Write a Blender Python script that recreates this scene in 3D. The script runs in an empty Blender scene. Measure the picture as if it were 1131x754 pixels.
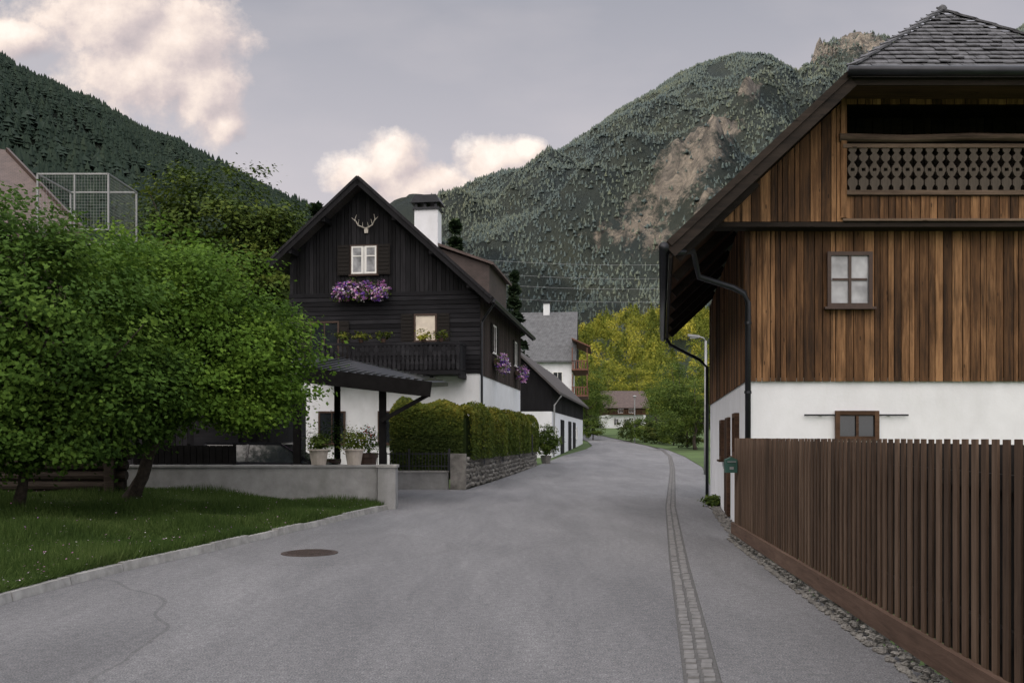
import bpy, math, random
import numpy as np
from mathutils import Vector, Matrix, noise
random.seed(7)
C=bpy.context.scene.collection
F=1000.;HZ=483.;CX=565.5;H=1.6
def P(px,py,Y): return Vector(((px-CX)/F*Y, Y, H-(py-HZ)/F*Y))
def g(Y):
    if Y<30: return 0.0
    if Y<130: return 2.5*((Y-30)/100.)**1.5
    return 2.5+.018*(Y-130)
R_=math.radians
# ---------------------------------------------------------------- materials
def newmat(name):
    m=bpy.data.materials.new(name); m.use_nodes=True
    nt=m.node_tree; b=nt.nodes['Principled BSDF']; return m,nt,b
def ramp(nt,fac,stops):
    r=nt.nodes.new('ShaderNodeValToRGB'); e=r.color_ramp.elements
    while len(e)<len(stops): e.new(.5)
    for i,(p,c) in enumerate(stops):
        e[i].position=p; e[i].color=(c[0],c[1],c[2],1)
    nt.links.new(fac,r.inputs[0]); return r.outputs[0]
def coord(nt,scale=(1,1,1)):
    t=nt.nodes.new('ShaderNodeTexCoord'); m=nt.nodes.new('ShaderNodeMapping'); m.inputs['Scale'].default_value=scale
    nt.links.new(t.outputs['Object'],m.inputs[0]); return m.outputs[0]
def noi(nt,vec,scale,detail=5,rough=.6,dist=0):
    n=nt.nodes.new('ShaderNodeTexNoise'); n.inputs['Scale'].default_value=scale; n.inputs['Detail'].default_value=detail
    n.inputs['Roughness'].default_value=rough; n.inputs['Distortion'].default_value=dist
    nt.links.new(vec,n.inputs['Vector']); return n.outputs['Fac']
def mth(nt,op,a,b=None,clamp=False):
    n=nt.nodes.new('ShaderNodeMath'); n.operation=op; n.use_clamp=clamp
    for i,v in enumerate((a,b)):
        if v is None: continue
        if isinstance(v,(int,float)): n.inputs[i].default_value=v
        else: nt.links.new(v,n.inputs[i])
    return n.outputs[0]
def mix(nt,fac,a,b,mode='MIX'):
    n=nt.nodes.new('ShaderNodeMix'); n.data_type='RGBA'; n.blend_type=mode
    for s,v in ((0,fac),(6,a),(7,b)):
        if isinstance(v,(int,float)): n.inputs[s].default_value=v
        elif isinstance(v,tuple): n.inputs[s].default_value=(v[0],v[1],v[2],1)
        else: nt.links.new(v,n.inputs[s])
    return n.outputs[2]
def vm(nt,op,a,b):
    n=nt.nodes.new('ShaderNodeVectorMath'); n.operation=op
    for i,v in enumerate((a,b)):
        if isinstance(v,tuple): n.inputs[i].default_value=v
        elif v is not None: nt.links.new(v,n.inputs[i])
    return n
def attr(nt,name='rnd'):
    a=nt.nodes.new('ShaderNodeAttribute'); a.attribute_name=name; return a.outputs['Fac']
def bump(nt,b,h,strength=.3,dist=.02):
    n=nt.nodes.new('ShaderNodeBump'); n.inputs['Strength'].default_value=strength; n.inputs['Distance'].default_value=dist
    nt.links.new(h,n.inputs['Height']); nt.links.new(n.outputs[0],b.inputs['Normal'])
def m_wood(name,dark,mid,light,axis='z',rough=.8,knots=True,var=.5,streak=0):
    m,nt,b=newmat(name)
    s={'z':(14,14,.9),'x':(.9,14,14),'y':(14,.9,14)}[axis]
    v=coord(nt,s); n1=noi(nt,v,1.6,8,.7,.6)
    s2={'z':(3,3,.8),'x':(.8,3,3),'y':(3,.8,3)}[axis]
    n2=noi(nt,coord(nt,s2),.9,5,.65)
    a=attr(nt)
    f=mth(nt,'ADD',mth(nt,'MULTIPLY',n1,.8),mth(nt,'MULTIPLY',a,var*.55))
    f=mth(nt,'ADD',f,mth(nt,'MULTIPLY',n2,.75)); f=mth(nt,'SUBTRACT',f,.56)
    col=ramp(nt,f,[(.12,dark),(.45,mid),(.85,light)])
    if streak:
        n3=noi(nt,coord(nt,(9,9,.45)),1.3,6,.7); n4=noi(nt,coord(nt,(1,1,1)),.7,3)
        k=mth(nt,'MULTIPLY',mth(nt,'SUBTRACT',mth(nt,'ADD',n3,mth(nt,'MULTIPLY',n4,.5)),.74,True),5.0,True)
        col=mix(nt,mth(nt,'MULTIPLY',k,streak),col,tuple(c*.8 for c in dark))
    if knots:
        vk=coord(nt,{'z':(6,6,1.8),'x':(1.6,5,5),'y':(5,1.6,5)}[axis])
        vo=nt.nodes.new('ShaderNodeTexVoronoi'); vo.inputs['Scale'].default_value=1.3; nt.links.new(vk,vo.inputs['Vector'])
        k=mth(nt,'LESS_THAN',vo.outputs['Distance'],.09)
        col=mix(nt,mth(nt,'MULTIPLY',k,.7),col,tuple(c*.4 for c in dark))
    nt.links.new(col,b.inputs['Base Color']); b.inputs['Roughness'].default_value=rough; b.inputs['Specular IOR Level'].default_value=.2
    bump(nt,b,n1,.5,.01); return m
def m_plain(name,col,rough=.6,metal=0,var=.15,scale=6,bmp=.1,spec=.4,dirt=None):
    m,nt,b=newmat(name); v=coord(nt); n1=noi(nt,v,scale,6,.65)
    lo=tuple(c*(1-var) for c in col); hi=tuple(min(1,c*(1+var)) for c in col)
    c=ramp(nt,n1,[(.3,lo),(.7,hi)])
    if dirt:
        v2=coord(nt,(1,1,.35)); n2=noi(nt,v2,1.3,7,.7)
        c=mix(nt,mth(nt,'MULTIPLY',mth(nt,'SUBTRACT',n2,.45,True),1.6,True),c,dirt)
    nt.links.new(c,b.inputs['Base Color']); b.inputs['Roughness'].default_value=rough; b.inputs['Metallic'].default_value=metal
    b.inputs['Specular IOR Level'].default_value=spec
    if bmp: bump(nt,b,noi(nt,v,scale*12,4),bmp,.01)
    return m
def m_leaf(name,stops,trans=.3,big=.25,bscale=.6):
    m,nt,b=newmat(name); a=attr(nt)
    v=coord(nt); n=noi(nt,v,bscale,3)
    f=mth(nt,'ADD',mth(nt,'MULTIPLY',a,1-big),mth(nt,'MULTIPLY',n,big))
    c=ramp(nt,f,stops); nt.links.new(c,b.inputs['Base Color']); b.inputs['Roughness'].default_value=.75; b.inputs['Specular IOR Level'].default_value=.12
    if trans>0:
        t=nt.nodes.new('ShaderNodeBsdfTranslucent'); nt.links.new(c,t.inputs[0]); mx=nt.nodes.new('ShaderNodeMixShader'); mx.inputs[0].default_value=trans
        nt.links.new(b.outputs[0],mx.inputs[1]); nt.links.new(t.outputs[0],mx.inputs[2])
        nt.links.new(mx.outputs[0],nt.nodes['Material Output'].inputs[0])
    return m
def m_tiles(name,c1,c2,sc=4,rough=.7):
    m,nt,b=newmat(name); v=coord(nt); br=nt.nodes.new('ShaderNodeTexBrick')
    t=nt.nodes.new('ShaderNodeTexCoord'); sp=nt.nodes.new('ShaderNodeSeparateXYZ'); nt.links.new(t.outputs['Object'],sp.inputs[0])
    cb=nt.nodes.new('ShaderNodeCombineXYZ'); nt.links.new(mth(nt,'ADD',sp.outputs[0],mth(nt,'MULTIPLY',sp.outputs[1],.6)),cb.inputs[0]); nt.links.new(sp.outputs[2],cb.inputs[1])
    nt.links.new(cb.outputs[0],br.inputs['Vector']); br.inputs['Scale'].default_value=sc
    br.inputs['Color1'].default_value=(*c1,1); br.inputs['Color2'].default_value=(*c2,1); br.inputs['Mortar'].default_value=(c1[0]*.3,c1[1]*.3,c1[2]*.3,1)
    br.inputs['Mortar Size'].default_value=.03
    c=mix(nt,.5,br.outputs[0],ramp(nt,noi(nt,v,2.5,6),[(.3,tuple(x*.6 for x in c1)),(.7,tuple(x*1.4 for x in c2))]))
    nt.links.new(c,b.inputs['Base Color']); b.inputs['Roughness'].default_value=rough
    bump(nt,b,br.outputs['Fac'],-.5,.03); return m
def m_glass(name,col=(.02,.025,.03),rough=.08,var=.3):
    m,nt,b=newmat(name); v=coord(nt); c=ramp(nt,noi(nt,v,2.2,3),[(.35,tuple(x*(1-var) for x in col)),(.7,tuple(min(1,x*(1+var)) for x in col))])
    nt.links.new(c,b.inputs['Base Color']); b.inputs['Roughness'].default_value=rough; b.inputs['Specular IOR Level'].default_value=.8; return m

def m_asphalt():
    m,nt,b=newmat('asphalt'); v=coord(nt)
    fine=noi(nt,v,75,3,.9); mid=noi(nt,v,14,5,.75); big=noi(nt,coord(nt,(1,.22,1)),.8,6,.7,.3)
    f=mth(nt,'ADD',mth(nt,'MULTIPLY',fine,1.4),mth(nt,'MULTIPLY',mid,.4)); f=mth(nt,'ADD',f,mth(nt,'MULTIPLY',big,.36)); f=mth(nt,'SUBTRACT',f,.58)
    col=ramp(nt,f,[(.26,(.063,.065,.072)),(.5,(.158,.161,.172)),(.76,(.36,.362,.375))])
    wv=nt.nodes.new('ShaderNodeTexNoise'); wv.inputs['Scale'].default_value=.6; nt.links.new(v,wv.inputs['Vector'])
    dv=nt.nodes.new('ShaderNodeVectorMath'); dv.operation='MULTIPLY_ADD'; nt.links.new(wv.outputs['Color'],dv.inputs[0]); dv.inputs[1].default_value=(.7,.7,.0); nt.links.new(v,dv.inputs[2])
    def blob(cx,cy,rx,ry):
        s=vm(nt,'SUBTRACT',dv.outputs[0],(cx+.35,cy+.35,0)).outputs[0]; s=vm(nt,'MULTIPLY',s,(1/rx,1/ry,0)).outputs[0]; return vm(nt,'LENGTH',s,None).outputs['Value']
    for (cx,cy,rx,ry,dk) in ((-2.6,13.2,1.7,1.9,.09),(-6.2,5.2,3.6,5.5,.10)):
        l=blob(cx,cy,rx,ry); col=mix(nt,mth(nt,'MULTIPLY',mth(nt,'LESS_THAN',l,1.0),dk),col,(.08,.08,.085))
        e=mth(nt,'LESS_THAN',mth(nt,'ABSOLUTE',mth(nt,'SUBTRACT',l,1.0)),.005); col=mix(nt,mth(nt,'MULTIPLY',e,.3),col,(.06,.06,.06))
    nt.links.new(col,b.inputs['Base Color']); b.inputs['Roughness'].default_value=.85; b.inputs['Specular IOR Level'].default_value=.25
    bump(nt,b,mth(nt,'ADD',fine,mid),.9,.014); return m
M={}
M['asphalt']=m_asphalt()
M['cobble']=m_plain('cobble_stone',(.15,.15,.152),.9,var=.35,scale=9,bmp=.4)
M['joint']=m_plain('dark_joint',(.085,.085,.086),.95,var=.3,scale=30)
M['concrete']=m_plain('concrete',(.28,.285,.29),.85,var=.2,scale=3,bmp=.3,dirt=(.12,.125,.11))
M['kerbstone']=m_plain('kerb_stone',(.30,.30,.295),.9,var=.35,scale=5,bmp=.4,dirt=(.12,.12,.10))
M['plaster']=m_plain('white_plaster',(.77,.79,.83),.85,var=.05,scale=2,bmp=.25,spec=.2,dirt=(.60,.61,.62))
M['plaster2']=m_plain('greyer_plaster',(.73,.75,.79),.85,var=.06,scale=2,bmp=.25,spec=.2,dirt=(.54,.55,.56))  # slightly greyer than the white plaster
M['brown_wood']=m_wood('weathered_larch',(.024,.014,.009),(.125,.064,.030),(.42,.235,.115),var=.85,streak=.9)
M['carved_wood']=m_wood('carved_timber',(.045,.038,.032),(.10,.083,.069),(.20,.17,.145),var=.6,knots=False)
M['grey_wood']=m_wood('greyed_timber',(.05,.035,.026),(.14,.10,.073),(.27,.2,.155),axis='x',var=.6)
M['brown_beam']=m_wood('timber_beam',(.03,.017,.011),(.09,.05,.03),(.18,.11,.065),axis='x')
M['dark_beam']=m_wood('dark_roof_board',(.010,.008,.007),(.028,.021,.017),(.065,.046,.038),axis='x')
M['fence_wood']=m_wood('stained_fence_wood',(.04,.026,.018),(.10,.066,.046),(.19,.135,.098),var=.7,knots=False)
M['fence_back']=m_plain('fence_backing',(.012,.009,.007),.9,var=.3)
M['fence_base']=m_wood('fence_base_wood',(.05,.032,.024),(.11,.071,.053),(.18,.125,.095),axis='y')
M['black_wood']=m_wood('black_stained_wood',(.005,.005,.006),(.012,.012,.0145),(.035,.034,.039),knots=False,var=.8)
M['black_log']=m_wood('black_log_wood',(.006,.006,.0078),(.014,.0142,.0175),(.034,.034,.039),axis='x',knots=False,var=.8)
M['black_matt']=m_plain('matt_black_board',(.010,.0097,.010),.95,var=.3,spec=.05)
M['side_shingle']=m_wood('brown_side_boards',(.022,.017,.016),(.05,.037,.034),(.09,.07,.064),knots=False)
M['log_grey']=m_wood('old_log_wood',(.015,.012,.01),(.05,.04,.033),(.12,.10,.082),axis='x',rough=.95)
M['slate']=m_plain('slate_shingle',(.10,.102,.112),.8,var=.6,scale=7,bmp=.4,spec=.2)
M['roof_dark']=m_tiles('dark_roof_tiles',(.05,.045,.045),(.08,.07,.07),3)
M['roof_brown']=m_tiles('brown_roof_tiles',(.07,.048,.044),(.10,.07,.063),3)
M['roof_grey']=m_tiles('grey_roof_tiles',(.075,.08,.088),(.115,.12,.13),2)
M['dormer']=m_tiles('dormer_tiles',(.045,.033,.031),(.065,.047,.043),4)
M['metal']=m_plain('dark_metal',(.03,.032,.038),.4,.6,var=.2,scale=4,bmp=.05)
M['greymetal']=m_plain('grey_metal',(.3,.31,.32),.45,.5,var=.15,scale=4,bmp=.05)
M['wire']=m_plain('wire_aluminium',(.26,.27,.29),.5,.2,var=.05,bmp=0)
M['iron']=m_plain('cast_iron',(.06,.045,.04),.7,.4,var=.4,scale=25,bmp=.5)
M['frame_brown']=m_plain('brown_window_frame',(.05,.028,.02),.5,var=.3,scale=12)
M['shutter']=m_plain('dark_shutter',(.014,.012,.011),.7,var=.3,scale=12,spec=.2)
M['frame_white']=m_plain('white_window_frame',(.8,.8,.78),.5,var=.05)
M['curtain']=m_glass('curtained_glass',(.33,.34,.36),.1,.5)
M['curtain2']=m_glass('bright_curtained_glass',(.75,.68,.58),.12,.15)
M['glass']=m_glass('dark_glass',(.02,.024,.028),.06)
M['red_wood']=m_plain('red_brown_timber',(.15,.065,.045),.7,var=.3)
M['bark']=m_plain('bark',(.05,.04,.032),.95,var=.5,scale=14,bmp=.8)
M['pot']=m_plain('pale_pot',(.42,.38,.34),.7,var=.15,scale=8)
M['teal']=m_plain('green_mailbox_paint',(.035,.09,.075),.4,var=.1)
M['paint']=m_plain('black_car_paint',(.02,.021,.026),.12,.3,var=.1,bmp=0,spec=.9)
M['tyre']=m_plain('tyre_rubber',(.02,.02,.02),.9,var=.1)
M['stone']=m_plain('field_stone',(.17,.165,.155),.9,var=.5,scale=4,bmp=.6,dirt=(.08,.08,.065))
M['bone']=m_plain('bleached_antler',(.5,.47,.42),.6,var=.1)
M['leaf1']=m_leaf('bright_maple_leaf',[(.1,(.034,.075,.012)),(.5,(.098,.185,.024)),(.9,(.22,.34,.05))],.35)
M['leaf2']=m_leaf('deep_green_leaf',[(.1,(.024,.054,.013)),(.5,(.065,.13,.022)),(.9,(.15,.245,.04))],.35)
M['leaf3']=m_leaf('dark_tree_leaf',[(.1,(.022,.042,.01)),(.5,(.062,.098,.018)),(.9,(.14,.18,.03))],.2)
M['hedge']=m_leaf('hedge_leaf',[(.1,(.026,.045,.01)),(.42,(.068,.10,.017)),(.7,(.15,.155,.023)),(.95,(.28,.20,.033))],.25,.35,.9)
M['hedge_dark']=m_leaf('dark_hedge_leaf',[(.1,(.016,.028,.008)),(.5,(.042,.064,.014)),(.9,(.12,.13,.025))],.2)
M['lit']=m_leaf('sun_tinted_yellow_leaf',[(.1,(.055,.078,.016)),(.45,(.17,.20,.03)),(.8,(.48,.43,.065))],.3,.4,.02)  # sunlight on the valley trees is painted into this leaf colour
M['mid']=m_leaf('mid_green_leaf',[(.1,(.032,.06,.016)),(.5,(.085,.13,.026)),(.9,(.18,.23,.045))],.3)
M['conifer']=m_leaf('conifer_needles',[(.1,(.012,.024,.015)),(.5,(.028,.048,.026)),(.9,(.055,.08,.035))],0)
M['forest_left']=m_leaf('left_slope_forest',[(.1,(.012,.023,.019)),(.5,(.023,.039,.028)),(.9,(.052,.07,.036))],0,.45,.008)
M['forest_right']=m_leaf('haze_tinted_right_forest',[(.15,(.050,.072,.086)),(.42,(.064,.088,.090)),(.6,(.090,.108,.082)),(.85,(.165,.165,.085))],0,.5,.007)  # blue in the darker stops paints distance haze onto the trees
M['grassblade']=m_leaf('grass_blade',[(.1,(.026,.052,.014)),(.5,(.058,.10,.023)),(.9,(.13,.18,.06))],.3)
M['purple']=m_leaf('purple_petal',[(.15,(.16,.07,.38)),(.38,(.36,.2,.62)),(.5,(.6,.2,.5)),(.62,(.7,.4,.66)),(.85,(.88,.82,.9))],.3,.0)
M['redflower']=m_leaf('red_petal',[(.1,(.4,.02,.02)),(.9,(.7,.08,.05))],.3,.1)
M['soil']=m_plain('lawn_soil',(.03,.045,.016),.95,var=.4,scale=4,bmp=.5)
M['groundmat']=m_plain('meadow_ground',(.06,.10,.028),.95,var=.4,scale=.3,bmp=.3)
M['slopefloor']=m_plain('slope_floor',(.02,.032,.016),.95,var=.4,scale=.05,bmp=0)
def m_mountain(name,fl,fl2):
    m,nt,b=newmat(name); v=coord(nt); a=attr(nt,'rock')
    n=noi(nt,v,.012,8,.65); f=ramp(nt,n,[(.35,fl),(.65,fl2)])
    n2=noi(nt,coord(nt,(1,1,.4)),.05,12,.84,1.5); r=ramp(nt,n2,[(.34,(.09,.088,.088)),(.46,(.20,.188,.175)),(.54,(.34,.31,.275)),(.68,(.54,.485,.42))])
    k=mth(nt,'ADD',a,mth(nt,'MULTIPLY',mth(nt,'SUBTRACT',noi(nt,v,.04,9,.8),.5),3.2)); k=mth(nt,'MULTIPLY',mth(nt,'SUBTRACT',k,.42),3,True)
    nt.links.new(mix(nt,k,f,r),b.inputs['Base Color']); b.inputs['Roughness'].default_value=1; b.inputs['Specular IOR Level'].default_value=.1
    bump(nt,b,n2,1.0,30); return m
M['mount_r']=m_mountain('haze_tinted_right_ground',(.046,.062,.068),(.062,.075,.064))  # blue-grey lift in the ground colour stands in for haze
M['mount_l']=m_mountain('left_mountain_ground',(.014,.022,.018),(.024,.034,.024))
# ---------------------------------------------------------------- object helpers
def tag(o,label=None,cat=None,group=None,kind=None):
    if label:o['label']=label
    if cat:o['category']=cat
    if group:o['group']=group
    if kind:o['kind']=kind
    return o
def root(name,loc,label,cat,rz=0,group=None):
    o=bpy.data.objects.new(name,None); C.objects.link(o); o.location=loc; o.rotation_euler=(0,0,rz); o.empty_display_size=.2
    return tag(o,label,cat,group)
def inv(o):
    m=Matrix.Identity(4); ch=[]
    while o: ch.append(o); o=o.parent
    for q in reversed(ch): m=m@Matrix.LocRotScale(q.location,q.rotation_euler,None)
    return m.inverted()
class MB:
    def __init__(s,Mx=None,shear=0): s.v=[];s.f=[];s.r=[];s.M=Mx;s.sh=shear
    def add(s,vs,fs,r=None):
        o=len(s.v); r=random.random() if r is None else r
        for p in vs:
            p=Vector(p)
            if s.M is not None: p=s.M@p
            s.v.append(p)
        for f in fs: s.f.append([i+o for i in f]); s.r.append(r)
    def box(s,x0,x1,y0,y1,z0,z1,r=None):
        s.add([(x0,y0,z0),(x1,y0,z0),(x1,y1,z0),(x0,y1,z0),(x0,y0,z1),(x1,y0,z1),(x1,y1,z1),(x0,y1,z1)],
              [(3,2,1,0),(4,5,6,7),(0,1,5,4),(1,2,6,5),(2,3,7,6),(3,0,4,7)],r)
    def prism(s,poly,ext,r=None):
        n=len(poly); e=Vector(ext); a=[Vector(p) for p in poly]; s.add(a+[p+e for p in a],[tuple(range(n))[::-1],tuple(range(n,2*n))]+[(i,(i+1)%n,(i+1)%n+n,i+n) for i in range(n)],r)
    def bar(s,a,b,w,h,r=None):
        a=Vector(a);b=Vector(b);d=(b-a).normalized(); up=Vector((0,0,1)) if abs(d.z)<.95 else Vector((0,1,0))
        x=d.cross(up).normalized()*w/2; y=x.normalized().cross(d).normalized()*h/2
        s.add([a-x-y,a+x-y,a+x+y,a-x+y,b-x-y,b+x-y,b+x+y,b-x+y],[(3,2,1,0),(4,5,6,7),(0,1,5,4),(1,2,6,5),(2,3,7,6),(3,0,4,7)],r)
    def tube(s,pts,rad,n=8,r=None):
        pts=[Vector(p) for p in pts]; rs=rad if isinstance(rad,(list,tuple)) else [rad]*len(pts); vs=[];fs=[]
        for i,p in enumerate(pts):
            d=(pts[min(i+1,len(pts)-1)]-pts[max(i-1,0)]).normalized(); up=Vector((0,0,1)) if abs(d.z)<.9 else Vector((0,1,0))
            x=d.cross(up).normalized(); y=x.cross(d).normalized()
            for k in range(n):
                t=2*math.pi*k/n; vs.append(p+(x*math.cos(t)+y*math.sin(t))*rs[i])
        for i in range(len(pts)-1):
            for k in range(n): fs.append((i*n+k,i*n+(k+1)%n,(i+1)*n+(k+1)%n,(i+1)*n+k))
        fs.append(tuple(range(n))[::-1]); fs.append(tuple(range((len(pts)-1)*n,len(pts)*n))); s.add(vs,fs,r)
    def lathe(s,c,prof,n=14,r=None):
        s.tube([Vector(c)+Vector((0,0,z)) for q,z in prof],[q for q,z in prof],n,r)
    def build(s,name,mat,parent=None,world=False,smooth=False):
        vs=s.v
        if s.sh: vs=[Vector((p.x+s.sh*p.y,p.y,p.z)) for p in vs]
        if world and parent: m=inv(parent); vs=[m@p for p in vs]
        me=bpy.data.meshes.new(name); me.from_pydata([tuple(p) for p in vs],[],s.f)
        a=me.attributes.new('rnd','FLOAT','FACE'); a.data.foreach_set('value',s.r)
        me.materials.append(M[mat] if isinstance(mat,str) else mat)
        if smooth: me.polygons.foreach_set('use_smooth',[True]*len(me.polygons))
        me.update(); o=bpy.data.objects.new(name,me); C.objects.link(o)
        if parent: o.parent=parent
        return o
def npmesh(name,V,k,rnd,mat,parent=None):
    V=np.asarray(V,dtype=np.float32).reshape(-1,3)
    if parent is not None:
        m=np.array(inv(parent)); V=(V@m[:3,:3].T+m[:3,3]).astype(np.float32)
    n=len(V)//k; me=bpy.data.meshes.new(name)
    me.vertices.add(len(V)); me.vertices.foreach_set('co',V.ravel()); me.loops.add(n*k); me.loops.foreach_set('vertex_index',np.arange(n*k,dtype=np.int32))
    me.polygons.add(n); me.polygons.foreach_set('loop_start',np.arange(0,n*k,k,dtype=np.int32))
    try: me.polygons.foreach_set('loop_total',np.full(n,k,dtype=np.int32))
    except Exception: pass
    me.update(calc_edges=True)
    a=me.attributes.new('rnd','FLOAT','FACE'); a.data.foreach_set('value',np.asarray(rnd,dtype=np.float32))
    me.materials.append(M[mat]); o=bpy.data.objects.new(name,me); C.objects.link(o)
    if parent is not None:o.parent=parent
    return o
def unit(a): return a/np.maximum(np.linalg.norm(a,axis=-1,keepdims=True),1e-6)
def leafquads(Pt,Nn,size,rng):
    n=len(Pt); t=unit(np.cross(Nn,rng.normal(size=(n,3)))); b=np.cross(Nn,t); s=(size*rng.uniform(.6,1.35,n))[:,None]
    return np.stack([Pt-t*s*.5,Pt+b*s*.33-Nn*s*.08,Pt+t*s*.5-Nn*s*.15,Pt-b*s*.33-Nn*s*.08],1).reshape(-1,3)
def crown(name,lobes,ncl,nl,cr,ls,mat,parent,seed=1,low=-.55,flat=.5,cs=.17):
    rng=np.random.default_rng(seed); Ps=[];Ns=[];Rn=[];cc=[]
    for (c,R) in lobes:
        c=np.array(c); R=np.array(R)
        d=unit(rng.normal(size=(ncl*2,3))); d=d[d[:,2]>low][:ncl]
        q=c+d*R*rng.uniform(.5,1.05,(len(d),1))
        for i in range(len(d)):
            sc=cr*rng.uniform(.6,1.3); m=int(nl*rng.uniform(.6,1.3)); off=rng.normal(size=(m,3))*sc*np.array([1,1,flat])
            Ps.append(q[i]+off); Ns.append(unit(np.array([0,0,.7])+d[i]*.6+rng.normal(size=(m,3))*.4)); Rn.append(np.clip(rng.normal(.5,.08,m)+rng.normal(0,cs),0,1))
        cc.append(q)
    Ps=np.concatenate(Ps);Ns=np.concatenate(Ns)
    npmesh(name,leafquads(Ps,Ns,ls,rng),4,np.concatenate(Rn),mat,parent); return np.concatenate(cc)
def trunk(parent,base,top,r,tips,seed=1,nb=14,lean=0.0):
    rr=random.Random(seed); mb=MB(); base=Vector(base);top=Vector(top); pts=[];rs=[]
    for i in range(7):
        t=i/6; p=base.lerp(top,t)+Vector((rr.uniform(-1,1),rr.uniform(-1,1),0))*r*.7*(1 if 0<i<6 else 0); pts.append(p); rs.append(r*(1.35 if i==0 else 1-.45*t))
    mb.tube(pts,rs,9)
    for k in range(min(nb,len(tips))):
        tip=Vector(tips[rr.randrange(len(tips))]); s=base.lerp(top,rr.uniform(.55,1)); m=s.lerp(tip,.5)+Vector((0,0,-.1*(tip-s).length+rr.uniform(0,.3)))
        mb.tube([s,m,tip],[r*.45,r*.28,r*.08],6)
    return mb.build('trunk','bark',parent,world=True,smooth=True)
def tree(label,cat,base,lobes,ncl,nl,cr,ls,mat,r=.15,seed=1,split=.45,group=None,name='broadleaf_tree',low=-.55,nb=16):
    o=root(name,base,label,cat,group=group)
    tips=crown('crown',lobes,ncl,nl,cr,ls,mat,o,seed,low)
    c=Vector(lobes[0][0]); top=Vector(base).lerp(c,split*2 if split<.5 else 1)
    trunk(o,base,top,r,[tuple(t) for t in tips],seed,nb); return o
def conifer(label,base,h,r,seed,mat='conifer',n=5000,group=None):
    o=root('conifer_tree',base,label,'tree',group=group); rng=np.random.default_rng(seed); b=np.array(base)
    t=rng.uniform(.08,1,n)**.85; tier=np.round(t*14)/14+rng.normal(0,.008,n); th=rng.uniform(0,2*math.pi,n); rr=r*(1-tier)*rng.uniform(.15,1.05,n)**.6*(1+.25*np.sin(th*5+tier*40))
    Pt=b+np.stack([np.cos(th)*rr,np.sin(th)*rr,h*tier-rr*.35],1); Nn=unit(np.stack([np.cos(th)*.4,np.sin(th)*.4,np.ones(n)],1)+rng.normal(size=(n,3))*.4)
    npmesh('crown',leafquads(Pt,Nn,h*.055,rng),4,np.clip(rng.normal(.5,.22,n),0,1),mat,o)
    mb=MB(); mb.tube([base,Vector(base)+Vector((0,0,h*.95))],[r*.09,r*.01],7); mb.build('trunk','bark',o,world=True); return o
def boxleaves(name,parent,path,w,z0,z1,n,ls,mat,seed=1,lump=.06):
    rng=np.random.default_rng(seed); pth=np.array(path,float); seg=np.linalg.norm(np.diff(pth,axis=0),axis=1); L=np.concatenate([[0],np.cumsum(seg)])
    s=rng.uniform(0,L[-1],n); x=np.interp(s,L,pth[:,0]); y=np.interp(s,L,pth[:,1]); k=np.clip(np.searchsorted(L,s)-1,0,len(seg)-1)
    d=(pth[1:]-pth[:-1])/seg[:,None]; d=d[k]; nn=np.stack([-d[:,1],d[:,0]],1)
    side=rng.integers(0,5,n); uo=rng.uniform(-1,1,n); vo=rng.uniform(0,1,n)
    uo=np.where(side<2,-1,np.where(side<4,1,uo)); vo=np.where(side==4,1,vo)
    wob=.05*np.sin(x*5+y*4)*np.cos(y*3.1)+.05*np.sin(y*1.7+x)+.02*np.sin(y*7+x*6)
    dep=rng.exponential(.045,n)-wob-lump*rng.random(n)
    rnd_=1-.4*np.clip((vo-.75)/.25,0,1)**2*np.where(side<4,1,0)
    uu=(uo*(w/2)-np.sign(uo)*np.where(side<4,dep,0))*rnd_; zt=np.interp(s,L,z1) if hasattr(z1,'__len__') else np.full(n,z1); zb=np.interp(s,L,z0) if hasattr(z0,'__len__') else np.full(n,z0)
    ends=np.clip(1-np.minimum(s,L[-1]-s)/.4,0,1)**2*.22
    zz=zb+(zt-zb+wob-ends)*vo-np.where(side==4,dep+.22*np.abs(uo)**3,0)
    Pt=np.stack([x+nn[:,0]*uu,y+nn[:,1]*uu,zz],1); on=np.stack([nn[:,0]*uo,nn[:,1]*uo,np.where(side==4,1.2,.35)],1)
    rn=np.clip(rng.normal(.42,.13,n)+.1*np.sin(x*2.3+y*1.1+zz*2)+.4*(vo-.45),0,1)
    npmesh(name,leafquads(Pt,unit(on+rng.normal(size=(n,3))*.5),ls,rng),4,rn,mat,parent)
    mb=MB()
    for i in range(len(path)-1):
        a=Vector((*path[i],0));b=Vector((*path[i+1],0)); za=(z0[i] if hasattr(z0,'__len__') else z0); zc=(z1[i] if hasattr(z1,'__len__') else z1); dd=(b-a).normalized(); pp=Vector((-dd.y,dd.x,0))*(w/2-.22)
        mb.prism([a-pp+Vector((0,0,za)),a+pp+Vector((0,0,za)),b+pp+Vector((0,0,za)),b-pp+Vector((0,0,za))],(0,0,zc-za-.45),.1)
    if name=='foliage': mb.build('inner_twigs','hedge_dark',parent,world=True)
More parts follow.
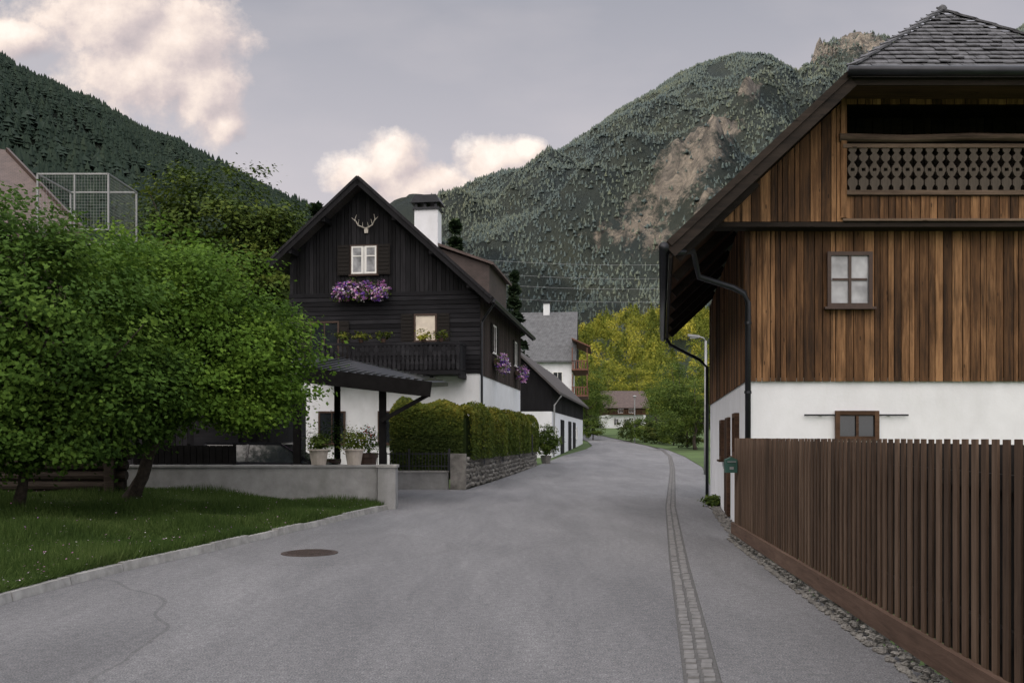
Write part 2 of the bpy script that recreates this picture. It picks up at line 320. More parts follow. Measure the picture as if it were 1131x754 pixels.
def window(parent,Mx,w,h,cols=2,rows=2,frame='frame_brown',pane='curtain',fw=.07,sh=0,shutters=None,name='window',label=None,sill=True,mull=None):
    mb=MB(Mx,sh); t=.06
    mb.box(-w/2-fw,-w/2,-t,.03,-fw,h+fw);mb.box(w/2,w/2+fw,-t,.03,-fw,h+fw);mb.box(-w/2,w/2,-t,.03,h,h+fw);mb.box(-w/2,w/2,-t,.03,-fw,0)
    if not mull:
        for i in range(1,cols): x=-w/2+w*i/cols; mb.box(x-.022,x+.022,-t+.012,.02,0,h)
        for j in range(1,rows):
            z=h*j/rows
            for i in range(cols): a=-w/2+w*i/cols+.022; b=-w/2+w*(i+1)/cols-.022; mb.box(a,b,-t+.018,.02,z-.018,z+.018)
    if sill: mb.box(-w/2-fw-.05,w/2+fw+.05,-t-.05,.0,-fw-.04,-fw-.002)
    f=mb.build(name,frame,parent)
    if mull:
        mb=MB(Mx,sh)
        mb.box(-.02,.02,-t+.03,.02,0,h)
        for s in (-1,1):
            a,b=(.04,w/2-.001) if s>0 else (-w/2+.001,-.04); e=.07; mb.box(a,a+e,-t+.012,.02,0,h); mb.box(b-e,b,-t+.012,.02,0,h); mb.box(a+e,b-e,-t+.013,.02,0,e); mb.box(a+e,b-e,-t+.013,.02,h-e,h); mb.box(a+e,b-e,-t+.014,.02,h*.62,h*.62+.045)
        mb.build('sash',mull,f)
    if label:f['label']=label
    mb=MB(Mx,sh); mb.box(-w/2+.001,w/2-.001,-.02,.0,.001,h-.001); mb.build('pane',pane,f)
    if shutters:
        for s in (-1,1):
            mb=MB(Mx,sh); sw=shutters; x0=s*(w/2+fw+.02); x1=x0+s*sw; a,b=min(x0,x1),max(x0,x1)
            mb.box(a,b,-.08,-.05,-fw,h+fw)
            for j in range(8): z=-fw+(h+2*fw)*(j+.3)/8; mb.box(a+.04,b-.04,-.1,-.081,z,z+(h+2*fw)/8*.55)
            mb.build('shutter','shutter',parent)
    return f
def planks(mb,x0,x1,zb,zt,y,th=.025,w=.19,gap=.012,wj=.35):
    x=x0
    while x<x1-.02:
        ww=min(w*random.uniform(1-wj,1+wj),x1-x); a=x;b=x+ww-gap; d=random.uniform(0,.016)
        fz=zb if callable(zb) else (lambda q:zb); fz2=zt if callable(zt) else (lambda q:zt)
        if min(fz2(a),fz2(b))>max(fz(a),fz(b))+.01 or fz2((a+b)/2)>fz((a+b)/2)+.02:
            mb.prism([(a,y-d-th,fz(a)),(b,y-d-th,fz(b)),(b,y-d-th,max(fz(b)+.01,fz2(b))),(a,y-d-th,max(fz(a)+.01,fz2(a)))],(0,th+.0,0))
        x+=ww
def T(x,y,z,rz=0): return Matrix.Translation((x,y,z))@Matrix.Rotation(rz,4,'Z')
# ---------------------------------------------------------------- ground, road
Lp=[(-4.9,-6),(-4.9,8.65),(-4.72,10.5),(-4.23,12.6),(-2.74,20.25),(-1.45,27.6),(1.39,47),(3.4,60),(5.9,72),(7.1,80),(7.7,92),(7.2,110),(3,135)]
Rp=[(-.5,-6),(.35,0),(1.12,5.9),(2.03,11.7),(3.52,20.8),(7.5,43),(10.0,58),(11.5,70),(11.8,80),(11.5,92),(10.8,110),(7.5,135)]
LX=lambda Y: float(np.interp(Y,[p[1] for p in Lp],[p[0] for p in Lp])); RX=lambda Y: float(np.interp(Y,[p[1] for p in Rp],[p[0] for p in Rp]))
Ys=[-6+1.0*i for i in range(0,142)]
def ribbon(name,fa,fb,Ys,mat,dz=0,kind='structure',nx=1,zf=None):
    vs=[];fs=[]
    for Y in Ys:
        a,b=fa(Y),fb(Y)
        for i in range(nx+1):
            x=a+(b-a)*i/nx; vs.append((x,Y,(g(Y)+dz) if zf is None else zf(x,Y)))
    for i in range(len(Ys)-1):
        for j in range(nx): q=i*(nx+1)+j; fs.append((q,q+1,q+nx+2,q+nx+1))
    me=bpy.data.meshes.new(name); me.from_pydata(vs,[],fs); me.materials.append(M[mat]); o=bpy.data.objects.new(name,me); C.objects.link(o); o['kind']=kind; return o
gy=[-400,-100,-20]+list(range(-10,300,3))+[320,360,420,500,700,1000,2000,3500]
ribbon('ground',lambda Y:-3500,lambda Y:3500,gy,'groundmat',-.07,nx=4)
ribbon('road',LX,RX,Ys,'asphalt',0,nx=2)
def fx(Y): return 2.206+.0904*Y
def pav(Y):
    if Y<14.3: return fx(Y)+.02
    if Y<26: return 3.75+.165*(Y-14.5)
    return RX(Y)+float(np.interp(Y,[26,45,70],[1.35,1.6,.6]))
ribbon('pavement',lambda Y:RX(Y)+.25,pav,[y for y in Ys if y<75],'asphalt',0)
ribbon('gutter_bed',lambda Y:RX(Y),lambda Y:RX(Y)+.25,Ys,'joint',-.006)
mb=MB(); Y=2.0; rr=random.Random(3)
while Y<75:
    l=rr.uniform(.11,.17)
    for k in (0,1):
        j=rr.uniform(-.03,.03); x=RX(Y)+.02+k*.108+rr.uniform(-.006,.006); z=g(Y); t=rr.uniform(-.007,.003); s=(RX(Y+l)-RX(Y)); w=.098; ll=l-.01; e=.012; yy_=Y+j*(k)
        a=[(x,yy_,z-.03),(x+w,yy_,z-.03),(x+w+s,yy_+ll,z-.03),(x+s,yy_+ll,z-.03),(x+e,yy_+e,z+.004+t),(x+w-e,yy_+e,z+.004+t),(x+w-e+s,yy_+ll-e,z+.004+t),(x+e+s,yy_+ll-e,z+.004+t)]
        mb.add(a,[(4,5,6,7),(0,1,5,4),(1,2,6,5),(2,3,7,6),(3,0,4,7)])
    Y+=l
o=mb.build('cobble_gutter','cobble'); tag(o,kind='structure')
mb=MB(); mb.add([(-14,20.6,0),(LX(20.6),20.6,0),(LX(24),24,0),(LX(27.6),27.6,0),(-14,36.8,0)],[(0,1,2,3,4)])
tag(mb.build('driveway','asphalt'),kind='structure')
ribbon('verge',lambda Y:RX(Y)+.3 if Y>=75 else pav(Y),lambda Y:60,[26+2*i for i in range(0,60)],'groundmat',.02)
mb=MB(); Y=-3.0
while Y<20.0:
    a=Vector((LX(Y),Y,0)); b=Vector((LX(Y+.97),Y+.97,0)); d=(b-a).normalized(); p=Vector((-d.y,d.x,0)); h=.10+random.uniform(-.014,.014); a=a+p*random.uniform(0,.02)
    q=[a,b,b+p*.15,a+p*.15]; mb.add([v+Vector((0,0,-.05)) for v in q]+[a+p*.03+Vector((0,0,h)),b+p*.03+Vector((0,0,h)),b+p*.15+Vector((0,0,h)),a+p*.15+Vector((0,0,h))],[(4,5,6,7),(0,1,5,4),(1,2,6,5),(2,3,7,6),(3,0,4,7)])
    Y+=.99
tag(mb.build('kerb','kerbstone'),kind='structure')
def lz(x,Y):
    d=max(0,LX(Y)-.15-x); t=min(1,d/6); return .085+.36*t*t*(3-2*t)+.03*noise.noise(Vector((x*.8,Y*.8,0)))*min(1,d)
ribbon('lawn',lambda Y:-19,lambda Y:LX(Y)-.155,[-4+.5*i for i in range(50)],'soil',nx=24,zf=lz)
rng=np.random.default_rng(5); nb=140000
yy=7.5+13*rng.random(nb)**1.15; lx=np.array([np.interp(y,[p[1] for p in Lp],[p[0] for p in Lp]) for y in yy]); xx=lx-.12-rng.random(nb)**1.25*np.minimum(7.5,np.maximum(.6,.56*yy+lx+.6))
zz=np.array([lz(a,b) for a,b in zip(xx,yy)]); th=rng.uniform(0,6.28,nb); hh=rng.uniform(.05,.16,nb)*(1+.6*np.sin(xx*2.1)*np.cos(yy*1.7)); ww=.009
dx=np.cos(th)*ww;dy=np.sin(th)*ww; lean=rng.normal(0,.05,(nb,2))
V=np.stack([np.stack([xx-dx,yy-dy,zz-.01],1),np.stack([xx+dx,yy+dy,zz-.01],1),np.stack([xx+lean[:,0],yy+lean[:,1],zz+hh],1)],1)
grn=np.clip(rng.normal(.45,.18,nb)+.22*np.sin(xx*1.3+yy*.7)*np.sin(yy*1.9),0,1)
o=npmesh('grass',V,3,grn,'grassblade'); tag(o,'short green lawn grass growing between the kerb and the trees','grass',kind='stuff')
nb=700; i=rng.integers(0,120000,nb); Pt=np.stack([xx[i],yy[i],zz[i]+hh[i]],1)
o=npmesh('clover_blossom',leafquads(Pt,unit(rng.normal(size=(nb,3))*.3+[0,0,1]),.026,rng),4,.4+.5*rng.random(nb),'purple'); tag(o,'tiny pale purple clover blossoms scattered through the lawn','flowers',kind='stuff')
c=P(342,610.5,12.55); o=root('manhole_cover',(c.x,c.y,.004),'round rusty manhole cover set in the asphalt near the left kerb','manhole cover')
mb=MB(); n=32
mb.lathe((0,0,0),[(.39,-.02),(.39,.003),(.38,.006)],32); mb.build('rim','iron',o)
mb=MB(); mb.lathe((0,0,0),[(.34,0),(.34,.012)],32)
for k in range(-5,6):
    l=math.sqrt(max(0,.09-(k*.055)**2)); mb.box(-l,l,k*.055-.012,k*.055+.012,.0125,.018)
mb.build('lid','iron',o)
# ---------------------------------------------------------------- slatted fence right
BX=[(3,2,1,0),(4,5,6,7),(0,1,5,4),(1,2,6,5),(2,3,7,6),(3,0,4,7)]
o=root('wooden_fence',(fx(9),9,0),'tall dark brown fence of narrow upright slats beside the right pavement','fence')
mb=MB(); Y=3.2
while Y<14.25:
    w=.07; x=fx(Y)+random.uniform(-.002,.002); top=1.59+random.uniform(-.0015,.0015); dd=.0904*w
    mb.add([(x,Y,.22),(x+.014,Y,.22),(x+.014+dd,Y+w,.22),(x+dd,Y+w,.22),(x,Y,top),(x+.014,Y,top),(x+.014+dd,Y+w,top),(x+dd,Y+w,top)],BX)
    Y+=.135
mb.build('slat_panel','fence_wood',o,world=True)
for z in (.5,1.35):
    mb=MB(); mb.bar((fx(3.2)+.075,3.2,z),(fx(14.3)+.075,14.3,z),.045,.09); mb.build('rail','fence_back',o,world=True)
mb=MB(); mb.bar((fx(3.2)+.12,3.2,.9),(fx(14.3)+.12,14.3,.9),.02,1.32)
mb.build('backing_boards','fence_back',o,world=True)
mb=MB(); mb.bar((fx(3.2)-.015,3.2,.22),(fx(14.3)-.015,14.3,.18),.05,.17); mb.build('base_board','fence_base',o,world=True)
mb=MB()
def rock(mb,c,r):
    vs=[];n=6
    for j,(zz_,q) in enumerate(((-.4,.75),(.15,1),(.6,.6))):
        for k in range(n):
            t=6.283*k/n+j*.4; s=r*q*random.uniform(.75,1.2); vs.append((c[0]+math.cos(t)*s,c[1]+math.sin(t)*s,c[2]+zz_*r))
    fs=[(j*n+k,j*n+(k+1)%n,(j+1)*n+(k+1)%n,(j+1)*n+k) for j in range(2) for k in range(n)]+[tuple(range(2*n,3*n))]
    mb.add(vs,fs)
for i in range(1700):
    Y=random.uniform(3.5,14.3); x=fx(Y)+random.uniform(-.11,.05); rock(mb,(x,Y,.008+random.uniform(0,.08)*(x>fx(Y)-.05)),random.uniform(.010,.034))
for i in range(400):
    Y=random.uniform(14.6,22.5); x=3.73+.165*(Y-14.5)-random.uniform(.0,.24); rock(mb,(x,Y,.015),random.uniform(.015,.04))
tag(mb.build('gravel','stone'),'loose grey stones along the foot of the slatted fence and house wall','gravel',kind='stuff')
# ---------------------------------------------------------------- right house
SH=.165
RH=root('timber_house',(3.73,14.5,0),'tall brown timber house with white plaster base and slate half hipped roof','house')
rxr=3.55; W=7.1; PT=.95; D=10.6
roofz=lambda x: 4.5+PT*((x+1.2) if x<=rxr else (2*rxr-x+1.2))
def rb(): return MB(None,SH)
mb=rb(); mb.box(0.02,W,.05,D,0,2.56); mb.build('plaster_base','plaster',RH)
mb=rb(); mb.box(.05,W-.05,.08,D-.03,2.56,5.3)
planks(mb,0,W,2.5,5.02,.03,w=.125,th=.03,wj=.4)
mb.build('front_planking','brown_wood',RH)
mb=MB(T(0,0,0)@Matrix.Rotation(-math.pi/2,4,'Z'),SH)
planks(mb,-D,-.03,2.5,5.2,.03,w=.15,th=.03); mb.build('side_planking','brown_wood',RH)
ug=-.28
mb=rb()
zt=lambda x: min(roofz(x)-.2,7.0)
planks(mb,.1-.9,1.56,4.98,zt,ug,w=.125,wj=.4); planks(mb,5.54,W+.8,4.98,zt,ug,w=.125,wj=.4)
planks(mb,1.56,5.54,6.82,7.02,ug,w=.15); planks(mb,1.56,5.54,5.02,5.38,ug,w=.13)
mb.build('gable_planking','brown_wood',RH)
mb=rb()
for s in (0,1):
    X=(lambda x:x) if s==0 else (lambda x:2*rxr-x)
    pl=[(X(-.6),ug+.001,4.99),(X(1.5),ug+.001,4.99),(X(1.5),ug+.001,6.75),(X(-.35),ug+.001,5.0)]
    mb.prism(pl,(0,.09,0))
mb.box(1.5,1.56,ug+.001,1.3,5.0,7.0); mb.box(5.54,5.6,ug+.001,1.3,5.0,7.0)
mb.box(1.56,5.54,ug+.02,1.0,5.0,5.04); mb.box(1.5,5.6,ug+.09,1.0,7.03,7.08); planks(mb,1.56,5.54,5.04,7.03,.95,w=.17); mb.box(1.56,5.54,.951,1.0,5.04,7.03); mb.box(1.56,5.54,.7,.85,6.45,6.6)
mb.build('loggia','dark_beam',RH)  # dark boards colour the recess to read as shaded
mb=rb(); mb.box(-.6,W+.6,ug-.03,0.0,4.9,4.975)
mb.build('jetty_beam','dark_beam',RH)
mb=rb(); mb.box(1.5,5.6,ug-.09,ug-.0,6.12,6.18); mb.tube([(1.45,ug-.05,6.29),(2.5,ug-.05,6.27),(3.5,ug-.05,6.30),(5.65,ug-.05,6.27)],[.066,.058,.06,.055],10); mb.box(1.56,5.54,ug-.085,ug-.03,5.39,5.46); mb.box(1.5,5.6,ug-.075,ug-.026,4.985,5.02)
mb.build('railing','grey_wood',RH)
for a,b in ((1.47,1.56),(5.54,5.63)):
    mb=rb(); mb.box(a,b,ug-.08,ug-.026,5.03,6.95);  mb.build('corner_post','brown_wood',RH)
prof=[(.045,0),(.045,.05),(.075,.09),(.075,.16),(.022,.21),(.05,.24),(.078,.30),(.078,.35),(.04,.41),(.02,.44),(.06,.48),(.076,.53),(.03,.58),(.06,.62),(.06,.66)]
bal=None
for i in range(23):
    x=1.65+i*.172
    if bal is None:
        m2=MB()
        for k in range(len(prof)-1):
            (a,z0),(b,z1)=prof[k],prof[k+1]
            if .28<z0<.33:
                for s in (-1,1): m2.prism([(s*.03,0,z0),(s*a,0,z0),(s*b,0,z1),(s*.03,0,z1)],(0,.03,0),.6)
            else: m2.prism([(-a,0,z0),(a,0,z0),(b,0,z1),(-b,0,z1)],(0,.03,0),.6)
        bal=m2.build('baluster','carved_wood',RH); bal.location=(x+SH*(ug-.06),ug-.07,5.46)
    else:
        c=bal.copy(); C.objects.link(c); c.parent=RH; c.location=(x+SH*(ug-.06),ug-.07,5.46)
fy=-1.1; by=D+.6
roof=rb(); t=(0,0,-.12)
for s in (1,-1):
    X=lambda x: x if s==1 else 2*rxr-x
    roof.prism([(X(-1.2),fy,4.5),(X(1.47),fy,7.0365),(X(rxr-.0),1.3,9.0),(X(rxr-.0),by,9.0),(X(-1.2),by,4.5)],t,.3)
roof.prism([(1.47,fy,7.03),(5.63,fy,7.03),(rxr,1.3,8.995)],(0,0,-.1),.3)
rf=roof.build('roof','roof_dark',RH)
mb=rb(); rows=15
for j in range(rows):
    t0=j/rows;t1=(j+1.25)/rows; y0=fy+2.4*t0;y1=fy+2.4*t1; z0=7.05+1.965*t0;z1=7.05+1.965*t1; xa=1.47+(rxr-1.47)*t0; xb=5.63-(5.63-rxr)*t0; x=xa-.02
    x-=random.uniform(0,.1)
    while x<xb:
        w=random.uniform(.15,.22); a=max(x,xa-.03);b=min(x+w-.008,xb+.03)
        if b>a+.02:
            e=random.uniform(0,.022); dy_=random.uniform(0,.03); mb.prism([(a,y0-dy_,z0+.03+e),(b,y0-dy_,z0+.03+e),(b,y1,z1+.005),(a,y1,z1+.005)],(0,0,-.018))
        x+=w
hs=mb.build('hip_slates','slate',rf)
mb=rb()
for k in range(9):
    for s in (0,1):
        xa=1.47+(rxr-1.47)*k/9 if s==0 else 5.63-(5.63-rxr)*k/9; xb=1.47+(rxr-1.47)*(k+1.15)/9 if s==0 else 5.63-(5.63-rxr)*(k+1.15)/9
        mb.bar((xa,fy+2.4*k/9,7.09+1.965*k/9+.02),(xb,fy+2.4*(k+1.15)/9,7.09+1.965*(k+1.15)/9),.16,.03)
mb.lathe((rxr,1.25,9.0),[(.09,0),(.07,.08),(.02,.12)],8)
mb.build('hip_cap','slate',rf)
mb=rb()
for s in (1,-1):
    X=lambda x: x if s==1 else 2*rxr-x
    mb.bar((X(-1.22),fy-.02,4.5-.14),(X(1.47),fy-.02,7.02-.13),.04,.24,.4); mb.bar((X(-1.22),fy-.05,4.5-.04),(X(1.47),fy-.05,7.02-.03),.04,.1,.7)
    mb.bar((X(-1.2),fy,4.36),(X(-1.2),by,4.36),.04,.2,.3)
    for k in range(7): 
        yy_=fy+.4+k*1.75; mb.bar((X(-1.1),yy_,4.34),(X(.1),yy_,4.34+1.2*PT),.12,.14,.2)
mb.box(1.5,5.6,fy+.02,fy+.06,6.82,6.93)
mb.build('bargeboard','dark_beam',rf)
mb=rb(); mb.prism([(-1.15,fy+.05,4.42),(1.4,fy+.05,6.84),(1.4,.0,6.84),(-1.15,.0,4.42)],(0,0,-.03),.5); mb.prism([(-1.15,0,4.42),(0,0,5.51),(0,by-.1,5.51),(-1.15,by-.1,4.42)],(0,0,-.03),.5)
mb.prism([(2*rxr+1.15,fy+.05,4.42),(2*rxr-1.4,fy+.05,6.84),(2*rxr-1.4,.0,6.84),(2*rxr+1.15,.0,4.42)],(0,0,-.03),.5)
mb.box(1.45,5.65,fy+.07,ug-.0,6.9,6.93); mb.build('soffit_boards','brown_beam',rf)
mb=rb(); mb.tube([(1.4,fy-.12,6.97),(5.7,fy-.12,6.97)],.075,10);  mb.build('gutter','metal',RH,smooth=True)
mb=rb(); mb.tube([(-1.3,fy-.1,4.4),(-1.3,by,4.4)],.075,10); mb.build('gutter','metal',RH,smooth=True)
mb=rb(); mb.tube([(-1.22,-.95,4.36),(-.85,-.6,4.46),(-.8,-.4,4.3),(-.75,-.3,4.12),(-.2,-.12,3.98),(-.02,-.09,3.9),(.04,-.09,3.75),(.04,-.09,.0)],.048,10)
mb.build('drainpipe','metal',RH,smooth=True)
mb=rb(); mb.tube([(-1.22,9.9,4.3),(-1.1,9.9,4.1),(-.3,10.0,3.7),(-.1,10.0,3.5),(-.1,10.0,0)],.045,8); mb.build('drainpipe','metal',RH,smooth=True)
for z in (3.4,2.3,1.2): mb=rb(); mb.tube([(.04,-.09,z),(.04,-.09,z+.04)],.06,10); mb.build('pipe_clamp','metal',RH)
window(RH,T(1.67,-.02,3.74),.6,.76,2,2,'frame_brown','curtain',.06,SH,label='small four pane window in the brown planking')
window(RH,T(1.80,.04,1.62),.56,.34,2,1,'brown_beam','glass',.07,SH,label='low brown window in the plaster base',sill=False)
mb=rb(); mb.tube([(.95,.0,1.96),(2.62,.0,1.96)],.014,8); mb.box(1.2,1.23,-.01,.06,1.95,1.97); mb.box(2.3,2.33,-.01,.06,1.95,1.97); mb.build('shutter_rail','metal',RH)
for y_,z_,w_,h_ in ((1.6,1.35,.5,.6),(5.2,1.2,.5,.7)):
    window(RH,T(0.0,y_,z_,-math.pi/2),w_,h_,2,1,'brown_beam','glass',.08,SH)
mb=MB(T(0,0,0)@Matrix.Rotation(-math.pi/2,4,'Z'),SH); mb.box(-4.2,-3.3,-.03,.04,.05,2.0); 
for i in range(4): mb.box(-4.15+i*.22,-3.96+i*.22,-.05,-.031,.1,1.95)
d=mb.build('door','brown_beam',RH)
mb=MB(T(0,0,0)@Matrix.Rotation(-math.pi/2,4,'Z'),SH); mb.tube([(-3.4,-.1,1.0),(-3.52,-.1,1.0)],.015,6); mb.box(-3.42,-3.39,-.1,-.05,.99,1.01); mb.build('handle','greymetal',d)
c=P(807,513,13.9); o=root('mailbox',(c.x,c.y,c.z-.12),'small green metal mailbox fixed at the far end of the slatted fence','mailbox')
mb=MB(); mb.prism([(-.09,-.06,0),(.09,-.06,0),(.09,-.06,.2),(0,-.06,.24),(-.09,-.06,.2)],(0,.12,0)); mb.build('body','teal',o)
mb=MB(); mb.box(-.065,.065,-.075,-.062,.16,.175); mb.box(-.03,.03,-.068,-.061,.05,.09); mb.build('flap','greymetal',o)
mb=MB(); mb.box(-.02,.3,.0,.04,.08,.12);mb.build('bracket','metal',o)
c=P(783,553,21); o=root('small_shrub',(c.x+.1,c.y,0),'low leafy plant growing at the foot of the white house wall','plant')
crown('foliage',[((c.x+.1,c.y,.1),(.2,.25,.16))],30,30,.06,.07,'mid',o,3,-.2)
mb=MB(); mb.tube([(0,0,0),(0,0,.15)],.015,5); mb.build('stem','bark',o)
c=P(779.5,523,38); gz=g(38); o=root('street_lamp',(c.x,38,gz),'slim grey street lamp standing just beyond the brown timber house','street lamp')
mb=MB(); mb.tube([(0,0,0),(0,0,1.2),(0,0,5.6)],[.085,.075,.05],10); mb.build('pole','greymetal',o,smooth=True)
mb=MB(); mb.tube([(0,0,5.58),(-.1,0,5.72),(-.3,0,5.78)],.03,8); mb.build('arm','greymetal',o,smooth=True)
mb=MB(); mb.prism([(-.28,-.12,5.72),(-.28,.12,5.72),(-.75,.1,5.78),(-.75,-.1,5.78)],(0,0,.1)); lh=mb.build('lamp_head','greymetal',o)
mb=MB(); mb.box(-.68,-.34,-.09,.09,5.69,5.722); mb.build('lens','curtain',lh)
c=P(701,487,88); o=root('utility_pole',(c.x,88,g(88)),'thin grey pole standing in front of the round hedges','pole')
mb=MB(); mb.tube([(0,0,0),(0,0,4.4)],[.07,.05],8); mb.build('shaft','greymetal',o); mb=MB(); mb.lathe((0,0,4.4),[(.06,0),(.2,.08),(.16,.16),(.03,.2)],10); mb.build('lamp_cap','greymetal',o)
# ---------------------------------------------------------------- black chalet
BR=-math.atan(.14)
BH=root('black_chalet',(-1.28,36,0),'black timber chalet with flower boxes, balcony and white plaster ground floor','house',BR)
bw=7.9; bd=12.4; ax=-4.75; az=11.9
bz=lambda x: az-.91*(x-ax) if x>ax else az+.88*(x-ax)
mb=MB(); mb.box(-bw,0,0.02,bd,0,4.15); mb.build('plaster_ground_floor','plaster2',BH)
mb=MB(); mb.box(-bw+.05,-.05,.05,bd,4.15,7.4); z=4.15
while z<7.35:
    mb.box(-bw-.02,.02,-.03-random.uniform(0,.015),.05,z,z+.162); z+=.185
mb.build('log_storey','black_log',BH)
mb=MB(); mb.prism([(-bw+.05,.08,7.4),(-.05,.08,7.4),(-.05,.08,bz(0)-.2),(ax,.08,az-.3),(-bw+.05,.08,bz(-bw)-.2)],(0,bd-.1,0)); planks(mb,-bw,0,7.4,lambda x:bz(x)-.15,.05,w=.17,gap=.02); mb.build('gable_boards','black_wood',BH)
mb=MB(Matrix.Rotation(math.pi/2,4,'Z')); planks(mb,0.03,bd,4.1,7.5,-.0,w=.16); mb.build('side_boards','side_shingle',BH)
mb=MB(); fy=-.85; by=bd+.6; t=(0,0,-.16); le=-8.45; re=.62
mb.prism([(le,fy,bz(le)),(ax,fy,az),(ax,by,az),(le,by,bz(le))],t,.3); mb.prism([(ax,fy,az),(re,fy,bz(re)),(re,by,bz(re)),(ax,by,az)],t,.3)
br=mb.build('roof','roof_dark',BH)
mb=MB(); 
for a,b in ((le,ax),(re,ax)):
    mb.bar((a,fy-.02,bz(a)-.12),(b,fy-.02,bz(b)-.12),.05,.3,.3); mb.bar((a,fy-.06,bz(a)-.0),(b,fy-.06,bz(b)),.05,.1,.8)
mb.bar((re,fy,bz(re)-.12),(re,by,bz(re)-.12),.05,.2)
for x in (-7.6,-6.2,-3.3,-1.8,-.3): mb.box(x-.08,x+.08,fy+.05,.05,bz(x)-.42,bz(x)-.2)
mb.build('bargeboard','black_wood',br)
mb=MB(); mb.tube([(re+.08,fy,bz(re)-.1),(re+.08,by,bz(re)-.1)],.08,8); mb.build('gutter','metal',br)
mb=MB(); mb.tube([(re+.06,-.5,bz(re)-.15),(re-.1,-.45,bz(re)-.35),(.12,-.1,bz(re)-.8),(.1,-.1,6.0),(.1,-.1,0)],.05,8); mb.build('drainpipe','metal',BH)
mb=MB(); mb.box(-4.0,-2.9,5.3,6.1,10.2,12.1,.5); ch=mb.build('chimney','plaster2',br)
mb=MB(); mb.box(-4.07,-2.83,5.23,6.17,12.1,12.2); 
for x in (-3.92,-3.5,-3.0): mb.box(x-.06,x+.06,5.3,6.1,12.2,12.4)
mb.prism([(-4.15,5.15,12.4),(-2.75,5.15,12.4),(-2.95,5.15,12.75),(-3.95,5.15,12.75)],(0,1.1,0)); mb.build('chimney_cap','metal',ch)
mb=MB(); mb.prism([(-3.3,5.6,10.5),(-.55,5.6,8.0),(-.55,5.6,9.55)],(0,5.4,0)); dm=mb.build('dormer','dormer',br)
mb=MB(); mb.prism([(-3.5,5.35,10.78),(-.3,5.35,9.6),(-.3,11.3,9.6),(-3.5,11.3,10.78)],(0,0,-.12)); mb.build('dormer_roof','roof_brown',dm)
window(BH,T(ax,.0,8.22),1.05,1.12,2,1,'frame_brown','curtain',.05,0,.5,label='white double window under the gable peak with dark shutters',mull='frame_white')
window(BH,T(-2.2,-.03,5.5),.8,.98,1,1,'frame_brown','curtain2',.07,0,.5,label='small pale curtained window above the balcony')
window(BH,T(-6.4,-.03,4.3),1.1,1.95,2,1,'frame_brown','glass',.07,0,.4,label='dark balcony door',sill=False)
window(BH,T(-6.1,.0,1.4),1.0,1.2,2,1,'frame_brown','glass',.07,0)
window(BH,T(-3.6,.0,1.4),1.0,1.2,2,1,'frame_brown','glass',.07,0)
for y_ in (3.4,10.2): window(BH,T(0.0,y_,5.3,math.pi/2),.9,1.1,2,1,'frame_white','glass',.07,0,.45)
window(BH,T(0.0,6.8,1.6,math.pi/2),.9,1.1,2,1,'frame_white','glass',.07,0)
mb=MB(); mb.box(-6.3,-.55,-1.25,.0,4.05,4.2); mb.box(-6.3,-.55,-1.27,-1.19,5.2,5.3)
for x in (-6.3,-4.9,-3.4,-2.0,-.65): mb.box(x,x+.1,-1.25,-1.17,4.2,5.2); mb.box(x,x+.12,-1.2,0,3.9,4.05)
mb.box(-6.3,-6.2,-1.17,0,5.2,5.3); mb.box(-.65,-.55,-1.17,0,5.2,5.3); bc=mb.build('balcony','black_log',BH)
mb=MB(); x=-6.3
while x<-.6:
    for k,(a,b) in enumerate(((.5,.9),(.9,.45),(.45,.95),(.95,.5))):
        z=4.22+k*.24; mb.prism([(x+.09-.08*a,-1.29,z),(x+.09+.08*a,-1.29,z),(x+.09+.08*b,-1.29,z+.24),(x+.09-.08*b,-1.29,z+.24)],(0,.02,0))
    x+=.18
for s in (-6.31,-.57):
    y=-1.2
    while y<-.1: mb.box(s,s+.02,y,y+.14,4.22,5.18); y+=.17
mb.build('balcony_boards','black_log',bc)
mw=Matrix.LocRotScale(BH.location,BH.rotation_euler,None)
c=mw@Vector((ax+.1,-.03,9.95)); o=root('antlers',c,'pale stag antlers mounted on the black gable boards','antlers',BR)
mb=MB(); mb.prism([(-.07,-.04,-.10),(.07,-.04,-.10),(.09,-.04,.1),(0,-.04,.14),(-.09,-.04,.1)],(0,.05,0)); mb.build('plaque','bone',o)
for s in (-1,1):
    mb=MB(); mb.tube([(s*.05,-.06,.1),(s*.3,-.15,.2),(s*.42,-.2,.42),(s*.36,-.15,.62)],[.028,.025,.02,.008],6); mb.tube([(s*.3,-.15,.2),(s*.25,-.2,.42)],[.02,.008],5); mb.tube([(s*.4,-.2,.36),(s*.55,-.22,.5)],[.02,.008],5); mb.tube([(s*.12,-.1,.13),(s*.1,-.2,.3)],[.016,.008],5)
    mb.build('antler','bone',o)
def flowerbox(x,y,z,L,rz,label,seed,side=False):
    c=mw@Vector((x,y,z)); o=root('flower_box',c,label,'flower box',BR+rz)
    mb=MB(); mb.box(-L/2,L/2,-.2,.0,0,.2); mb.build('planter','frame_brown',o)
    m=Matrix.LocRotScale(o.location,o.rotation_euler,None); lob=[]
    rr=random.Random(seed)
    for i in range(int(L/.25)):
        p=m@Vector((-L/2+.14+i*.265,-.28,rr.uniform(-.08,.22))); lob.append((tuple(p),(.24,.24,.40)))
    crown('blossoms',lob,44,9,.055,.10,'purple',o,seed,-1,cs=.26); crown('leaves',lob,20,8,.08,.09,'mid',o,seed+5,-1)
    return o
flowerbox(ax,-.12,7.4,2.15,0,'wide box of trailing purple petunias below the black gable window',11)
flowerbox(.12,3.4,4.75,1.2,math.pi/2,'purple flower box on the chalet side wall nearest the street corner',12)
flowerbox(.12,10.2,4.75,1.2,math.pi/2,'purple flower box on the chalet side wall farther up the street',13)
